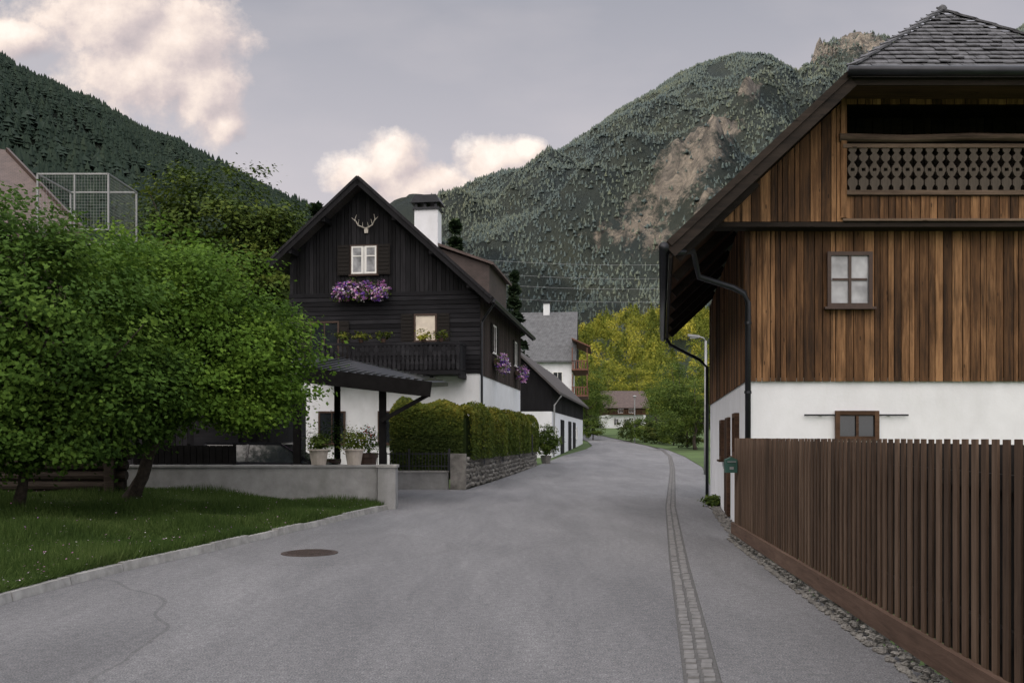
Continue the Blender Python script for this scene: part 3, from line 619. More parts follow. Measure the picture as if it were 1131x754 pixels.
for i,(x,dsc) in enumerate(((-5.2,'leafy potted plant on the black balcony rail, first from the left'),(-4.5,'leafy potted plant on the black balcony rail, second from the left'),(-3.6,'leafy potted plant on the black balcony rail, third from the left'),(-2.0,'yellowish potted plant on the black balcony rail, fourth from the left'),(-1.3,'leafy potted plant at the right end of the black balcony rail'))):
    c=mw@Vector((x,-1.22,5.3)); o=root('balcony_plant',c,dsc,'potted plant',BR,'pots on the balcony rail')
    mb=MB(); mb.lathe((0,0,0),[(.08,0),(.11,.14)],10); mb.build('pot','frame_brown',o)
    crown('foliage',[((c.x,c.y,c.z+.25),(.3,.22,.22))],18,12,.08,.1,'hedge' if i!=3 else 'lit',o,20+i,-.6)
# ---------------------------------------------------------------- carport, wall, pots
o=root('carport',(-4.2,23,0),'dark open carport with low sloping roof in front of the black chalet','carport')
A=Vector((-5.0,21.3,3.25));B=Vector((-1.9,21.3,2.9));Cc=Vector((-1.9,27,3.25));Dd=Vector((-5.0,27,3.95)); E=Vector((-8.5,21.6,3.25));G=Vector((-8.5,27,3.95))
mb=MB(); mb.prism([A,B,Cc,Dd],(0,0,-.12)); mb.prism([E,A+Vector((-.01,.3,0)),Dd+Vector((-.01,0,0)),G],(0,0,-.12)); 
n=16
for i in range(n): 
    q=i/n; a=A.lerp(B,q)+Vector((0,0,.02)); b=Dd.lerp(Cc,q)+Vector((0,0,.02)); mb.bar(a,b,.05,.05)
mb.build('roof','metal',o,world=True)
mb=MB(); mb.bar(A+Vector((0,-.03,-.17)),B+Vector((0,-.03,-.17)),.06,.36); mb.bar((-3.1,21.6,2.84),(-3.1,27,3.15),.14,.2); mb.bar((-5.1,21.6,3.0),(-5.1,27,3.5),.14,.2); mb.bar((-2.0,21.4,2.6),(-3.1,21.5,2.0),.09,.09); mb.build('beam','black_matt',o,world=True)
for x,y,zt_ in ((-3.1,21.7,2.9),(-5.15,21.7,3.0),(-5.15,26.7,3.2),(-8.3,21.7,3.1)):
    mb=MB(); mb.box(x-.08,x+.08,y-.08,y+.08,0.0,zt_); mb.build('post','black_matt',o,world=True)
o=root('garden_wall',(-5.5,20.5,0),'low pale concrete wall with end pillar between lawn and carport','wall')
mb=MB(); mb.box(-8.7,-3.05,20.45,20.7,0,.93); mb.box(-8.72,-3.04,20.42,20.73,.931,.98); mb.build('wall_run','concrete',o,world=True)
mb=MB(); mb.box(-3.0,-2.6,20.2,20.62,0,.93); mb.build('pillar','concrete',o,world=True)
mb=MB(); mb.box(-3.03,-2.57,20.17,20.65,.931,.99); mb.build('coping','kerbstone',o,world=True)
o=root('garden_screen',(-7.4,20.58,.98),'low dark timber screen standing on the concrete garden wall','fence')
mb=MB(); mb.box(-8.6,-6.3,20.576,20.6,.99,1.40); x=-8.6
while x<-6.4: mb.box(x,x+.13,20.55,20.575,1.0,1.42); x+=.145
mb.build('boards','black_matt',o,world=True); 
for x in (-8.6,-7.4,-6.35):
    mb=MB(); mb.box(x,x+.06,20.601,20.66,.98,1.46); mb.build('post','black_matt',o,world=True)
o=root('timber_shed',(-9,25,0),'dark timber shed in the shade behind the left trees','shed')
mb=MB(); planks(mb,-13,-6.6,0,3.0,24.6,w=.16,th=.03); mb.box(-13,-6.6,24.61,29,0,3.0); mb.build('wall','black_wood',o,world=True)
mb=MB(); mb.prism([(-13.4,24.1,3.0),(-6.4,24.1,3.0),(-6.4,29.4,3.6),(-13.4,29.4,3.6)],(0,0,.12)); mb.build('roof','roof_dark',o,world=True)
mb=MB(); mb.box(-8.6,-7.4,24.48,24.56,0,2.1); mb.build('door','black_log',o,world=True)
o=root('parked_car',(-6.0,22.6,0),'black car parked under the carport, seen over the low wall','car')
pf=[(-2.1,.3),(2.1,.3),(2.15,.6),(2.05,.85),(1.2,.97),(.6,1.0),(-.2,1.02),(-1.9,1.0),(-2.15,.8)]
mb=MB(); mb.prism([(x,-.85,z) for x,z in pf],(0,1.7,0)); mb.build('body','paint',o)
mb=MB(); a=[(1.15,-.8,.98),(-1.85,-.8,1.0),(-1.85,.8,1.0),(1.15,.8,.98),(.35,-.62,1.43),(-1.4,-.62,1.44),(-1.4,.62,1.44),(.35,.62,1.43)]
mb.add(a,[(0,1,5,4),(1,2,6,5),(2,3,7,6),(3,0,4,7)]); mb.build('window','glass',o)
mb=MB(); mb.prism([(.4,-.64,1.425),(-1.45,-.64,1.44),(-1.45,.64,1.44),(.4,.64,1.425)],(0,0,.05)); mb.bar((1.15,-.8,.99),(.4,-.63,1.43),.05,.04); mb.bar((-.4,-.81,1.0),(-.4,-.64,1.43),.05,.04);mb.bar((-1.85,-.8,1.0),(-1.42,-.63,1.44),.08,.04); mb.build('car_roof','paint',o)
for x in (-1.35,1.35):
    for y in (-.78,.78):
        mb=MB(Matrix.Translation((x,y,.32))@Matrix.Rotation(math.pi/2,4,'X')); mb.lathe((0,0,-.1),[(.3,0),(.32,.03),(.32,.17),(.3,.2)],18); w=mb.build('wheel','tyre',o)
        mb=MB(Matrix.Translation((x,y,.32))@Matrix.Rotation(math.pi/2,4,'X')); mb.lathe((0,0,-.105),[(.2,0),(.2,.21)],12); mb.build('rim','greymetal',w)
mb=MB(); mb.box(2.08,2.14,-.75,-.4,.66,.8); mb.build('headlight','curtain',o); mb=MB(); mb.box(2.08,2.14,.4,.75,.66,.8); mb.build('headlight','curtain',o)
def potted(px,Y,z,r,h,label,leafR,mat,seed,fl=None,ptm='pot'):
    c=Vector(((px-CX)/F*Y,Y,z)); o=root('flower_pot',c,label,'flower pot',group='pots by the carport')
    mb=MB(); mb.lathe((0,0,0),[(r*.7,0),(r*.95,h*.9),(r*1.08,h*.9),(r*1.08,h),(r*.9,h),(r*.85,h*.93)],16); mb.build('pot',ptm,o,smooth=False)
    cc=(c.x,c.y,z+h+leafR*.7); crown('foliage',[(cc,(leafR,leafR,leafR*1.1))],40,22,leafR*.3,.06,mat,o,seed,-.7)
    if fl: crown('blossoms',[((cc[0],cc[1],cc[2]+.1),(leafR*.9,leafR*.9,leafR*.9))],12,8,.05,.06,fl,o,seed+1,-.2)
potted(352,20.57,.98,.23,.36,'pale conical pot with dark foliage at the left of the wall pots',.2,'leaf3',31) 
potted(391,20.57,.98,.22,.36,'pale pot with round yellow green shrub near the end pillar',.25,'hedge',32)
potted(404,23.5,0,.3,1.2,'tall planter with red flowers behind the low wall',.4,'leaf2',33,'redflower','frame_brown')
potted(362,25.4,0,.35,1.0,'large planter with broad leaved green shrub under the carport',.7,'leaf2',34,None,'frame_brown')
# ---------------------------------------------------------------- stone wall, hedge, railing
def wl(Y): return -1.5+.147*(Y-28)
o=root('stone_wall',(-1.3,30,0),'rough field stone retaining wall below the long clipped hedge','wall')
mb=MB(); mb.prism([(wl(28),28,0),(wl(46.5),46.5,0),(wl(46.5)-.35,46.5,0),(wl(28)-.35,28,0)],(0,0,.98)); mb.build('core','joint',o,world=True)
mb=MB(); 
for j in range(6):
    Y=28+random.uniform(-.2,0)
    while Y<46.4:
        l=random.uniform(.14,.34); h=random.uniform(.14,.21); x=wl(Y+l/2); z=j*.165+.08+g(Y)*.5+random.uniform(-.045,.045); pr=random.uniform(.03,.09)
        vs=[];n=7
        for q,s in ((0,1.0),(pr,.72)):
            for k in range(n):
                t=6.283*k/n+.3; vs.append((x+q+.01,Y+l/2+math.cos(t)*l/2*s*random.uniform(.85,1.1),z+math.sin(t)*h/2*s*random.uniform(.9,1.15)))
        mb.add(vs,[(k,(k+1)%n,(k+1)%n+n,k+n) for k in range(n)]+[tuple(range(n,2*n))]); Y+=l+.008
mb.build('stones','stone',o,world=True)
mb=MB(); mb.box(wl(28)-.4,wl(28)+.08,27.85,28.3,0,1.1); mb.build('end_pier','stone',o,world=True)
o=root('hedge',(-1.2,36,.9),'long clipped yellow green hedge on the stone wall beside the road','hedge')
pth=[(wl(28.6)-.25,28.6),(wl(34)-.25,34),(wl(40)-.25,40),(wl(46.5)-.25,46.5)]
boxleaves('foliage',o,pth,.85,[.9]*4,[2.68,2.58,2.6,2.6],60000,.08,'hedge',41)
o=root('hedge',(-2.8,29.2,.0),'darker clipped hedge facing the driveway behind the iron railing','hedge')
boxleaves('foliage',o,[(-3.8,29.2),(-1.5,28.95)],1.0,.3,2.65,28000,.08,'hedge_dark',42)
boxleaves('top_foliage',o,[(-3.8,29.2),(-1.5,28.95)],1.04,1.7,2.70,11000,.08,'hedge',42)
o=root('low_wall',(-2.9,28.2,0),'low pale wall under the iron railing at the driveway','wall')
mb=MB(); mb.box(-4.6,-1.97,28.05,28.3,0,.52); mb.build('wall_run','concrete',o,world=True); mb=MB(); mb.box(-4.62,-1.95,28.02,28.33,.521,.57); mb.build('coping','kerbstone',o,world=True)
o=root('iron_railing',(-2.9,28.2,.57),'black iron railing on the low wall in front of the hedge','railing')
mb=MB()
for z in (.7,1.08): mb.box(-4.4,-1.95,28.15,28.18,z,z+.03)
x=-4.4
while x<-1.95: mb.box(x,x+.02,28.13,28.149,.57,1.15); x+=.1
mb.build('bars','metal',o,world=True)
for x in (-4.45,-3.2,-1.95):
    mb=MB(); mb.box(x-.03,x+.03,28.12,28.2,.57,1.25); mb.build('post','metal',o,world=True)
for i,Y in enumerate((30.5,34.5,39,43.5)):
    o=root('fence_post',(wl(Y)+.2,Y,1.0+g(Y)*.5),['first','second','third','fourth'][i]+' grey metal post along the hedge, counted from the driveway','post',group='metal posts along the hedge')
    mb=MB(); mb.box(-.03,.03,-.03,.03,-.3,.65); mb.build('shaft','metal',o); mb=MB(); mb.box(-.04,.04,-.04,.04,.65,.68); mb.build('cap','metal',o)
c=P(603,492,49); o=root('shrub',(c.x,49,g(49)),'round dark green shrub in a pot at the end of the hedge','shrub')
crown('foliage',[((c.x,49,1.45),(.75,.7,.85))],130,45,.13,.1,'leaf3',o,51,-.95); mb=MB(); mb.lathe((0,0,0),[(.22,0),(.3,.4),(.32,.4),(.28,.42)],12); mb.build('pot','stone',o); mb=MB(); mb.tube([(0,0,.4),(0,0,1.3)],.04,6); mb.build('stem','bark',o)
# ---------------------------------------------------------------- generic house
def house(name,label,loc,rz,w,d,hw,hr,wall,roofm,ov=.6,upper=None,hu=None,wins=(),frontgable=True,chim=None):
    o=root(name,loc,label,'house',rz); mb=MB(); mb.box(-w,0,0,d,-1,hu or hw)
    mb.build('wall',wall,o)
    mb=MB()
    if frontgable: mb.prism([(-w,.01,hu or hw),(0,.01,hu or hw),(0,.01,hw),(-w/2,.01,hr-.15),(-w,.01,hw)],(0,d-.02,0)); 
    else: mb.prism([(-.01,0,hu or hw),(-.01,d,hu or hw),(-.01,d,hw),(-.01,d/2,hr-.15),(-.01,0,hw)],(-w+.02,0,0))
    mb.build('gable',upper or wall,o)
    mb=MB(); 
    if frontgable:
        s=(hr-hw)/(w/2); e=hw-s*ov
        mb.prism([(ov,-ov,e),(-w/2,-ov,hr),(-w/2,d+ov,hr),(ov,d+ov,e)],(0,0,.16)); mb.prism([(-w-ov,-ov,e),(-w/2,-ov,hr),(-w/2,d+ov,hr),(-w-ov,d+ov,e)],(0,0,.16))
    else:
        s=(hr-hw)/(d/2); e=hw-s*ov
        mb.prism([(ov,-ov,e),(ov,d/2,hr),(-w-ov,d/2,hr),(-w-ov,-ov,e)],(0,0,.16)); mb.prism([(ov,d+ov,e),(ov,d/2,hr),(-w-ov,d/2,hr),(-w-ov,d+ov,e)],(0,0,.16))
    r=mb.build('roof',roofm,o)
    if chim:
        x,y=chim; mb=MB(); mb.box(x-.35,x+.35,y-.35,y+.35,hr-1,hr+1.1); c_=mb.build('chimney','plaster2',r); mb=MB(); mb.box(x-.45,x+.45,y-.45,y+.45,hr+1.1,hr+1.25); mb.build('chimney_cap','metal',c_)
    for (x,y,z,a,ww,hh_) in wins: window(o,T(x,y,z,a),ww,hh_,2,1,'frame_white','glass',.08)
    return o
o=house('garage_building','white garage building with black timber gable beyond the hedge',(2.55,58,g(58)),-math.atan(.147),5.2,29,4.5,7.0,'plaster','roof_dark',.55,'black_wood',2.9,wins=((-1.6,0,1.2,0,.7,.8),(0,2.5,1.0,math.pi/2,.8,.9),(0,21,1.2,math.pi/2,.8,.9)))
mb=MB(Matrix.Rotation(math.pi/2,4,'Z')); planks(mb,0.0,29,2.9,4.45,0,w=.3); mb.build('side_boards','black_wood',o)
for y0 in (6.0,12.5,17):
    mb=MB(); mb.box(-.02,.04,y0,y0+2.6,0,2.5)
    for k in range(4): mb.box(.041,.06,y0+.08,y0+2.52,.1+k*.6,.62+k*.6)
    mb.build('garage_door','black_log',o)
mb=MB(); mb.tube([(.6,.2,3.9),(.15,.1,3.3),(.12,.1,0)],.06,6); mb.build('drainpipe','greymetal',o)
o=house('grey_roofed_house','tall house with steep grey shingle roof behind the garage building',(6.4,97,g(97)),-.1,5.6,10,8.8,14.2,'plaster2','roof_grey',.5,None,None,((-1.5,0,6.0,0,.9,1.2),(-3.6,0,6.0,0,.9,1.2),(0,3,7,math.pi/2,.9,1.2)),False,(-3.0,5))
for z in (4.6,7.4):
    mb=MB(); mb.box(.0,1.7,-.5,8,z,z+.15); mb.box(1.62,1.7,-.5,8,z+.95,z+1.05)
    for k in range(16): mb.box(1.63,1.68,-.5+k*.52,-.4+k*.52,z+.15,z+.95)
    mb.box(.0,1.7,-.5,-.42,z+.95,z+1.05); mb.box(1.6,1.7,-.5,-.4,z+.15,z+2.4); mb.box(.02,.12,-.5,-.4,z+.15,z+2.4)
    for k in range(5): mb.box(.15+k*.28,.27+k*.28,-.49,-.44,z+.15,z+.95)
    mb.build('balcony','red_wood',o)
mb=MB(); mb.prism([(0.0,-.8,10.7),(2.0,-.8,9.8),(2.0,8,9.8),(0.0,8,10.7)],(0,0,.14)); mb.build('balcony_roof','red_wood',o)
o=house('distant_house','distant house with brown roof at the end of the street',(29.5,200,g(200)),.1,8.6,9,4.9,8.2,'plaster','roof_brown',.9,'brown_beam',2.8,((-2,-.06,.6,0,1,1.3),(-4.3,-.06,.6,0,1,1.3),(-6.6,-.06,.6,0,1,1.3),(-3.2,0,3.3,0,1,1.0),(-5.6,0,3.3,0,1,1.0)),False)
mb=MB(); mb.box(-8.2,-.4,-1.2,-.07,2.9,3.05); mb.box(-8.2,-.4,-1.2,-1.12,3.8,3.9); 
for k in range(20): mb.box(-8.2+k*.4,-8.1+k*.4,-1.19,-1.13,3.05,3.8)
mb.build('balcony','brown_beam',o)
o=root('brown_roofed_house',(-17,33,0),'house with brown tiled roof partly hidden behind the left trees','house')
A=P(-90,150,37);B=P(8,166,37);Cc=P(92,254,31.5);Dd=P(-90,262,31.5)
mb=MB(); mb.prism([A,B,Cc,Dd],(0,0,-.18)); mb.prism([A,B,B+Vector((2.5,5,-4)),A+Vector((0,5,-4))],(0,0,-.18)); mb.build('roof','roof_brown',o,world=True)
mb=MB(); mb.prism([(Cc.x-.7,Cc.y+.4,0),(Dd.x,Dd.y+.4,0),(A.x,A.y,0),(B.x-.3,B.y,0)],(0,0,8.2)); mb.build('wall','side_shingle',o,world=True)
mb=MB(); mb.bar(B+Vector((0,-.03,-.05)),Cc+Vector((0,-.03,-.05)),.1,.28); mb.build('bargeboard','frame_brown',o,world=True)
c=P(92,258,30); o=root('mesh_cage',c,'light metal frame cage with fine mesh beside the brown roof','cage')
x0,x1,y0,y1=-1.2,1.1,-.6,1.6; z1=1.8
mb=MB(); cs=[(x0,y0),(x1,y0),(x1,y1),(x0,y1)]
for i in range(4):
    a,b=cs[i],cs[(i+1)%4]; mb.bar((*a,0),(*a,z1),.05,.05)
    for z in (0,z1): mb.bar((*a,z),(*b,z),.05,.05)
mb.bar((0,y0,0),(0,y0,z1),.04,.04); mb.build('frame','greymetal',o)
mb=MB()
for i in range(1,24): x=x0+(x1-x0)*i/24; mb.box(x-.002,x+.002,y0-.002,y0+.002,0,z1); y=y0+(y1-y0)*i/24; mb.box(x1-.002,x1+.002,y-.002,y+.002,0,z1)
for i in range(1,18): z=z1*i/18; mb.box(x0,x1,y0-.002,y0+.002,z-.002,z+.002); mb.box(x1-.002,x1+.002,y0,y1,z-.002,z+.002)
mb.build('mesh','greymetal',o)
o=root('log_wall',(-9.6,18.6,.3),'old weathered log wall low behind the leftmost tree','log wall')
mb=MB(); mb.box(-13.2,-7.95,18.62,18.7,.2,2.6,.1)
for k in range(11):
    z=.35+k*.21+.05; mb.tube([(-13.2,18.6,z),(-11,18.6+random.uniform(-.03,.03),z),(-7.9+random.uniform(-.1,.1),18.6,z)],[.105,.1,.1],10)
mb.build('logs','log_grey',o,world=True)
mb=MB(); mb.box(-8.3,-8.1,18.4,18.49,.2,2.7); mb.build('post','log_grey',o,world=True)
# ---------------------------------------------------------------- trees near
tree('large maple with bright green crown and leaning forked trunk on the lawn','tree',(-7.3,17.3,.4),[((-5.9,17.4,3.75),(1.9,1.8,1.75)),((-6.9,17.2,4.35),(1.5,1.4,1.25)),((-4.95,17.5,2.9),(1.05,1.1,1.25)),((-7.6,17.0,3.3),(1.2,1.2,1.3)),((-5.8,16.9,2.35),(1.5,1.2,.75))],100,150,.24,.088,'leaf1',.13,61,.4,low=-.85,nb=34)
tree('broad deep green tree at the left edge of the lawn','tree',(-8.3,15.2,.4),[((-7.6,14.6,3.5),(1.9,1.8,1.9)),((-8.5,14.4,4.4),(1.6,1.5,1.3)),((-6.7,15.3,2.4),(1.1,1.3,1.1)),((-8.7,14.2,2.0),(1.5,1.3,1.2)),((-7.5,15.0,1.75),(1.3,1.2,.75))],105,150,.24,.088,'leaf2',.085,62,.4,low=-.85,nb=34)
tree('tall dark round tree rising behind the bright maple','tree',(-14.3,45,0),[((-14.3,45,10.6),(4.3,4,4.2)),((-17,45,9),(3.3,3.5,3.4)),((-11.8,45,9.6),(2.7,3,3.2))],150,130,.5,.22,'leaf3',.3,63,.4,low=-.7)
tree('dark tree behind the timber shed','tree',(-19,40,0),[((-19.5,38,6),(4,3.5,4.5)),((-14.5,38,4.5),(3.5,3,3.8))],110,60,.55,.33,'leaf3',.3,64,.4,low=-.8)
for i,(px,Y,ty,r,lb) in enumerate(((503,70,250,2.6,'dark conifer tip showing behind the chalet roof beside the chimney'),(568,75,305,2.6,'dark conifer between the chalet and the grey roofed house'),(350,80,232,3.5,'dark conifer behind the left eave of the black chalet'))):
    z=H+(HZ-ty)/F*Y; conifer(lb,((px-CX)/F*Y,Y,0),z,r,70+i)
md=[(648,112,390,2.8,'mid','slender green tree beside the end of the garage building'),(742,140,392,3.6,'mid','large green tree right of the distant house'),(752,95,395,3.0,'mid','bushy green tree above the round hedges'),(768,70,405,2.4,'leaf3','dark leafy tree next to the street lamp'),(724,215,405,4.2,'lit','sunlit-tinted yellow green tree close to the right end of the distant house'),(706,240,392,6,'lit','sunlit-tinted yellow green tree just behind the distant house'),(672,236,396,6,'lit','sunlit-tinted yellow green tree above the distant house roof, left side'),(650,190,402,4,'mid','green tree at the left end of the distant house')]
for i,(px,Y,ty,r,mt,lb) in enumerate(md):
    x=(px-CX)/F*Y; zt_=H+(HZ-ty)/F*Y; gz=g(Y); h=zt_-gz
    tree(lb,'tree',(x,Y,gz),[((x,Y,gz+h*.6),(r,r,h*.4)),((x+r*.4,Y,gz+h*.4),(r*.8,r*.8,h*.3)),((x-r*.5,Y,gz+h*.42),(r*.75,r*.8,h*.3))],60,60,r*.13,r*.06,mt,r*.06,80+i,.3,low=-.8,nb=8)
hd=[(697,92,460,1.4,'hedge_dark'),(712,88,461,1.5,'mid'),(728,84,462,1.4,'hedge_dark'),(744,80,461,1.5,'mid'),(759,74,459,1.5,'hedge_dark'),(655,96,458,1.3,'mid')]
nm=['leftmost of the rounded bushes across the road bend','second rounded bush from the left by the road bend','third rounded dark bush from the left by the road bend','fourth rounded bush from the left by the road bend, lighter green','rightmost rounded dark bush, next to the street lamp','small rounded bush at the far end of the garage building']
for i,(px,Y,ty,r,mt) in enumerate(hd):
    x=(px-CX)/F*Y; gz=g(Y); h=H+(HZ-ty)/F*Y-gz; o=root('round_bush',(x,Y,gz),nm[i],'bush',group='rounded bushes by the road bend')
    crown('foliage',[((x,Y,gz+h*.5),(r,r,h*.5))],90,40,.2,.16,mt,o,100+i,-.9); mb=MB(); mb.tube([(0,0,0),(0,0,h*.5)],.06,6); mb.build('stem','bark',o)
for i,(ya,yb) in enumerate(((277,281),(291,297),(303,308),(318,322))):
    a=P(430,ya,110); b=P(900,yb,125); pts=[a.lerp(b,k/24)-Vector((0,0,1.6*(1-(2*k/24-1)**2))) for k in range(25)]
    mb=MB(); mb.tube(pts,.017,5); o=mb.build('overhead_wire','wire'); tag(o,['topmost','second','third','lowest'][i]+' of the four thin power lines crossing in front of the mountain','wire','power lines across the valley')
# ---------------------------------------------------------------- terrain
def fbm(x,y,s,o=5): return noise.fractal(Vector((x/s,y/s,3.1)),1.0,2.0,o)
def ridged(x,y,s): 
    v=0;a=1;t=0
    for k in range(4):
        v+=a*(1-abs(noise.noise(Vector((x/s*2**k,y/s*2**k,k*7.3))))*2); t+=a; a*=.5
    return v/t
rp=[(200,330),(300,300),(420,250),(490,222),(530,203),(580,184),(640,156),(665,133),(690,116),(730,92),(770,70),(810,61),(850,58),(882,76),(905,54),(930,44),(975,38),(1000,52),(1040,62),(1100,40),(1131,26),(1250,10),(1450,60),(1700,160)]
def rsurf(u,t):
    px=u*F+CX; py=float(np.interp(px,[a for a,b in rp],[b for a,b in rp])); Yr=1700+300*np.clip((px-500)/350,0,1)+500*np.clip((px-870)/60,0,1); Yb=430
    zr=(HZ-py)/F*Yr+H-8; Y=Yb+(Yr-Yb)*t; X=u*Y; zb=g(430)+8
    tt=min(t,1); z=zb+(zr-zb)*(tt**1.1)
    if t>1: z=zr-(t-1)*1400
    env=math.sin(math.pi*min(1,tt))**.8; r=ridged(X,Y,460)-.5; z+=env*(r*190+fbm(X,Y,110)*16)+ (1-env)*fbm(X,Y,40)*6
    z=max(z,zb-20)
    sx=X/Y*F+CX; sy=HZ-(z-H)/Y*F
    rk=0
    for (cx,cy,rx,ry,an) in ((752,198,68,26,-.8),(705,240,40,20,-.75),(792,160,34,18,-.6),(728,265,24,13,-.5),(950,55,42,14,0),(905,62,22,10,0),(660,262,16,8,0),(775,238,26,12,-.9),(830,105,18,8,-.3)):
        dx,dy=sx-cx,sy-cy; a=dx*math.cos(an)+dy*math.sin(an); b=-dx*math.sin(an)+dy*math.cos(an); q=(a/rx)**2+(b/ry)**2; rk=max(rk,math.exp(-q*1.1))
    if rk>.03: z+=rk*((ridged(X,Y,110)-.5)*75+abs(fbm(X,Y,35))*30)
    return X,Y,z,rk
def lsurf(az_,t):
    tb=[(-170,900,200),(-130,700,330),(-90,620,340),(-60,750,400),(-36,950,420),(-29.5,1034,378),(-23.5,1090,354),(-17,1202,338),(-12.4,1331,322),(-9,1450,285),(-6.6,1510,225),(-2,1550,60),(0,1550,20)]
    A_=[a for a,b,c in tb]; Dr=float(np.interp(az_,A_,[b for a,b,c in tb])); zr=float(np.interp(az_,A_,[c for a,b,c in tb]))
    Db=130; d=Db+(Dr-Db)*t; a=R_(az_); X=math.sin(a)*d; Y=math.cos(a)*d; tt=min(1,t); z=zr*tt**1.15
    if t>1: z=zr-(t-1)*700
    env=math.sin(math.pi*tt)**.8 if tt<1 else 0; z+=env*((ridged(X,Y,330)-.5)*80+fbm(X,Y,70)*12)+(1-env)*(fbm(X,Y,40)*5+(g(max(0,Y)) if tt<.1 else 0)); 
    return X,Y,z,0.0
def terrain(name,fn,us,ts,mat):
    vs=[];rk=[]
    for t in ts:
        for u in us: a=fn(u,t); vs.append(a[:3]); rk.append(a[3])
    n=len(us); fs=[(i*n+j,i*n+j+1,(i+1)*n+j+1,(i+1)*n+j) for i in range(len(ts)-1) for j in range(n-1)]
    me=bpy.data.meshes.new(name); me.from_pydata(vs,[],fs); a=me.attributes.new('rock','FLOAT','POINT'); a.data.foreach_set('value',rk)
    me.polygons.foreach_set('use_smooth',[True]*len(me.polygons)); me.materials.append(M[mat]); o=bpy.data.objects.new(name,me); C.objects.link(o); o['kind']='structure'; return o
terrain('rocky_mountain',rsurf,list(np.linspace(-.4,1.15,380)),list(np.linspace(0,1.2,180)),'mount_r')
terrain('forested_mountain',lsurf,list(np.linspace(-170,0,340)),list(np.linspace(0,1.25,80)),'mount_l')
def ftemplate(tiers,k,seed):
    rr=random.Random(seed); tri=[]
    for i in range(tiers):
        zt_=1-.82*i/tiers*1.0; zb_=max(.06,zt_-1.15/tiers-.06); r=.24*(1-zb_)*1.05+.01
        ring=[]
        for q in range(k):
            a=6.283*q/k+i*.5; s=r*(1.0 if q%2==0 else .6)*rr.uniform(.8,1.15); ring.append((math.cos(a)*s,math.sin(a)*s,zb_-(.03 if q%2==0 else -.03)))
        for q in range(k): tri+=[(0,0,zt_),ring[q],ring[(q+1)%k]]
    return np.array(tri)
def forest(name,pts,hts,mat,label,seed,round_frac=.15,tiers=3):
    rng=np.random.default_rng(seed); t1=[ftemplate(tiers,8,s) for s in range(4)]; V=[];Rn=[]
    for i,(p,h) in enumerate(zip(pts,hts)):
        tm=t1[i%4]; a=rng.uniform(0,6.283); c,s=math.cos(a),math.sin(a); wd=h*rng.uniform(1.0,1.7)
        if rng.random()<round_frac: wd*=1.7; h=h*.7
        q=np.empty_like(tm); q[:,0]=(tm[:,0]*c-tm[:,1]*s)*wd+p[0]; q[:,1]=(tm[:,0]*s+tm[:,1]*c)*wd+p[1]; q[:,2]=tm[:,2]*h+p[2]-1
        V.append(q); Rn.append(np.full(len(tm)//3,np.clip(rng.normal(.45,.10),0,1)))
    o=npmesh(name,np.concatenate(V),3,np.concatenate(Rn),mat); tag(o,label,'forest',kind='stuff')
rng=np.random.default_rng(77); pts=[];hts=[]
while len(pts)<70000:
    u=rng.uniform(-.09,.59); t=.05+rng.random()**.8*.96; X,Y,z,rk=rsurf(u,min(t,1.0))
    if rk>.25 and rng.random()<min(.9,rk*1.1): continue
    if noise.noise(Vector((X/90,Y/90,9)))>.5: continue
    pts.append((X,Y,z)); hts.append(rng.uniform(4,9.5)*(.4+.52*Y/2000))
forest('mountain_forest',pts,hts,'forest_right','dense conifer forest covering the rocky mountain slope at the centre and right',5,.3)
pts=[];hts=[]
while len(pts)<26000:
    a=rng.uniform(-34,-3); t=.12+.89*rng.random()**.8; X,Y,z,rk=lsurf(a,min(1,t)); pts.append((X,Y,z)); hts.append(rng.uniform(4.5,11))
forest('hillside_forest',pts,hts,'forest_left','dark conifer forest covering the steep mountain on the left',6,.3)
def hz(X,Y): 
    e=np.clip((Y-235)/190,0,1); s=e*e*(3-2*e); k=.35+.65*np.clip((X+10)/60,0,1); return float(g(Y)-.1+s*42*k+fbm(X,Y,60)*4*e)
ys=list(np.linspace(225,520,50)); ribbon('wooded_slope',lambda Y:-140,lambda Y:420,ys,'slopefloor',nx=70,zf=hz)
rng=np.random.default_rng(12); Ps=[];Ns=[];Rn=[]
for i in range(650):
    u=rng.uniform(-.06,.32); Y=rng.uniform(245,440); X=u*Y; z=hz(X,Y); con=rng.random()<.25; r=rng.uniform(2.2,4.4); h=rng.uniform(7,13)*(1.35 if con else 1); m=240; d=unit(rng.normal(size=(m,3))); d[:,2]=np.abs(d[:,2])*1.0-.25
    lump=1+.3*np.sin(d[:,0:1]*5+i)*np.cos(d[:,1:2]*6+i*2)
    if con: d=d*np.stack([1.15*(1-np.clip(d[:,2],0,1))+.05,1.15*(1-np.clip(d[:,2],0,1))+.05,np.ones(m)],1)*np.array([.7,.7,1.1])
    Ps.append(np.array([X,Y,z+h*.5])+d*np.array([r,r,h*.5])*lump*rng.uniform(.75,1.03,(m,1))); Ns.append(unit(d+rng.normal(size=(m,3))*.5)); Rn.append(np.clip(rng.normal(rng.normal(.24 if con else .54,.17),.08,m),0,1))
o=npmesh('slope_wood',leafquads(np.concatenate(Ps),np.concatenate(Ns),.8,rng),4,np.concatenate(Rn),'lit'); tag(o,'sunlit-tinted yellow green broadleaf wood on the lower slope beyond the distant house','wood',kind='stuff')
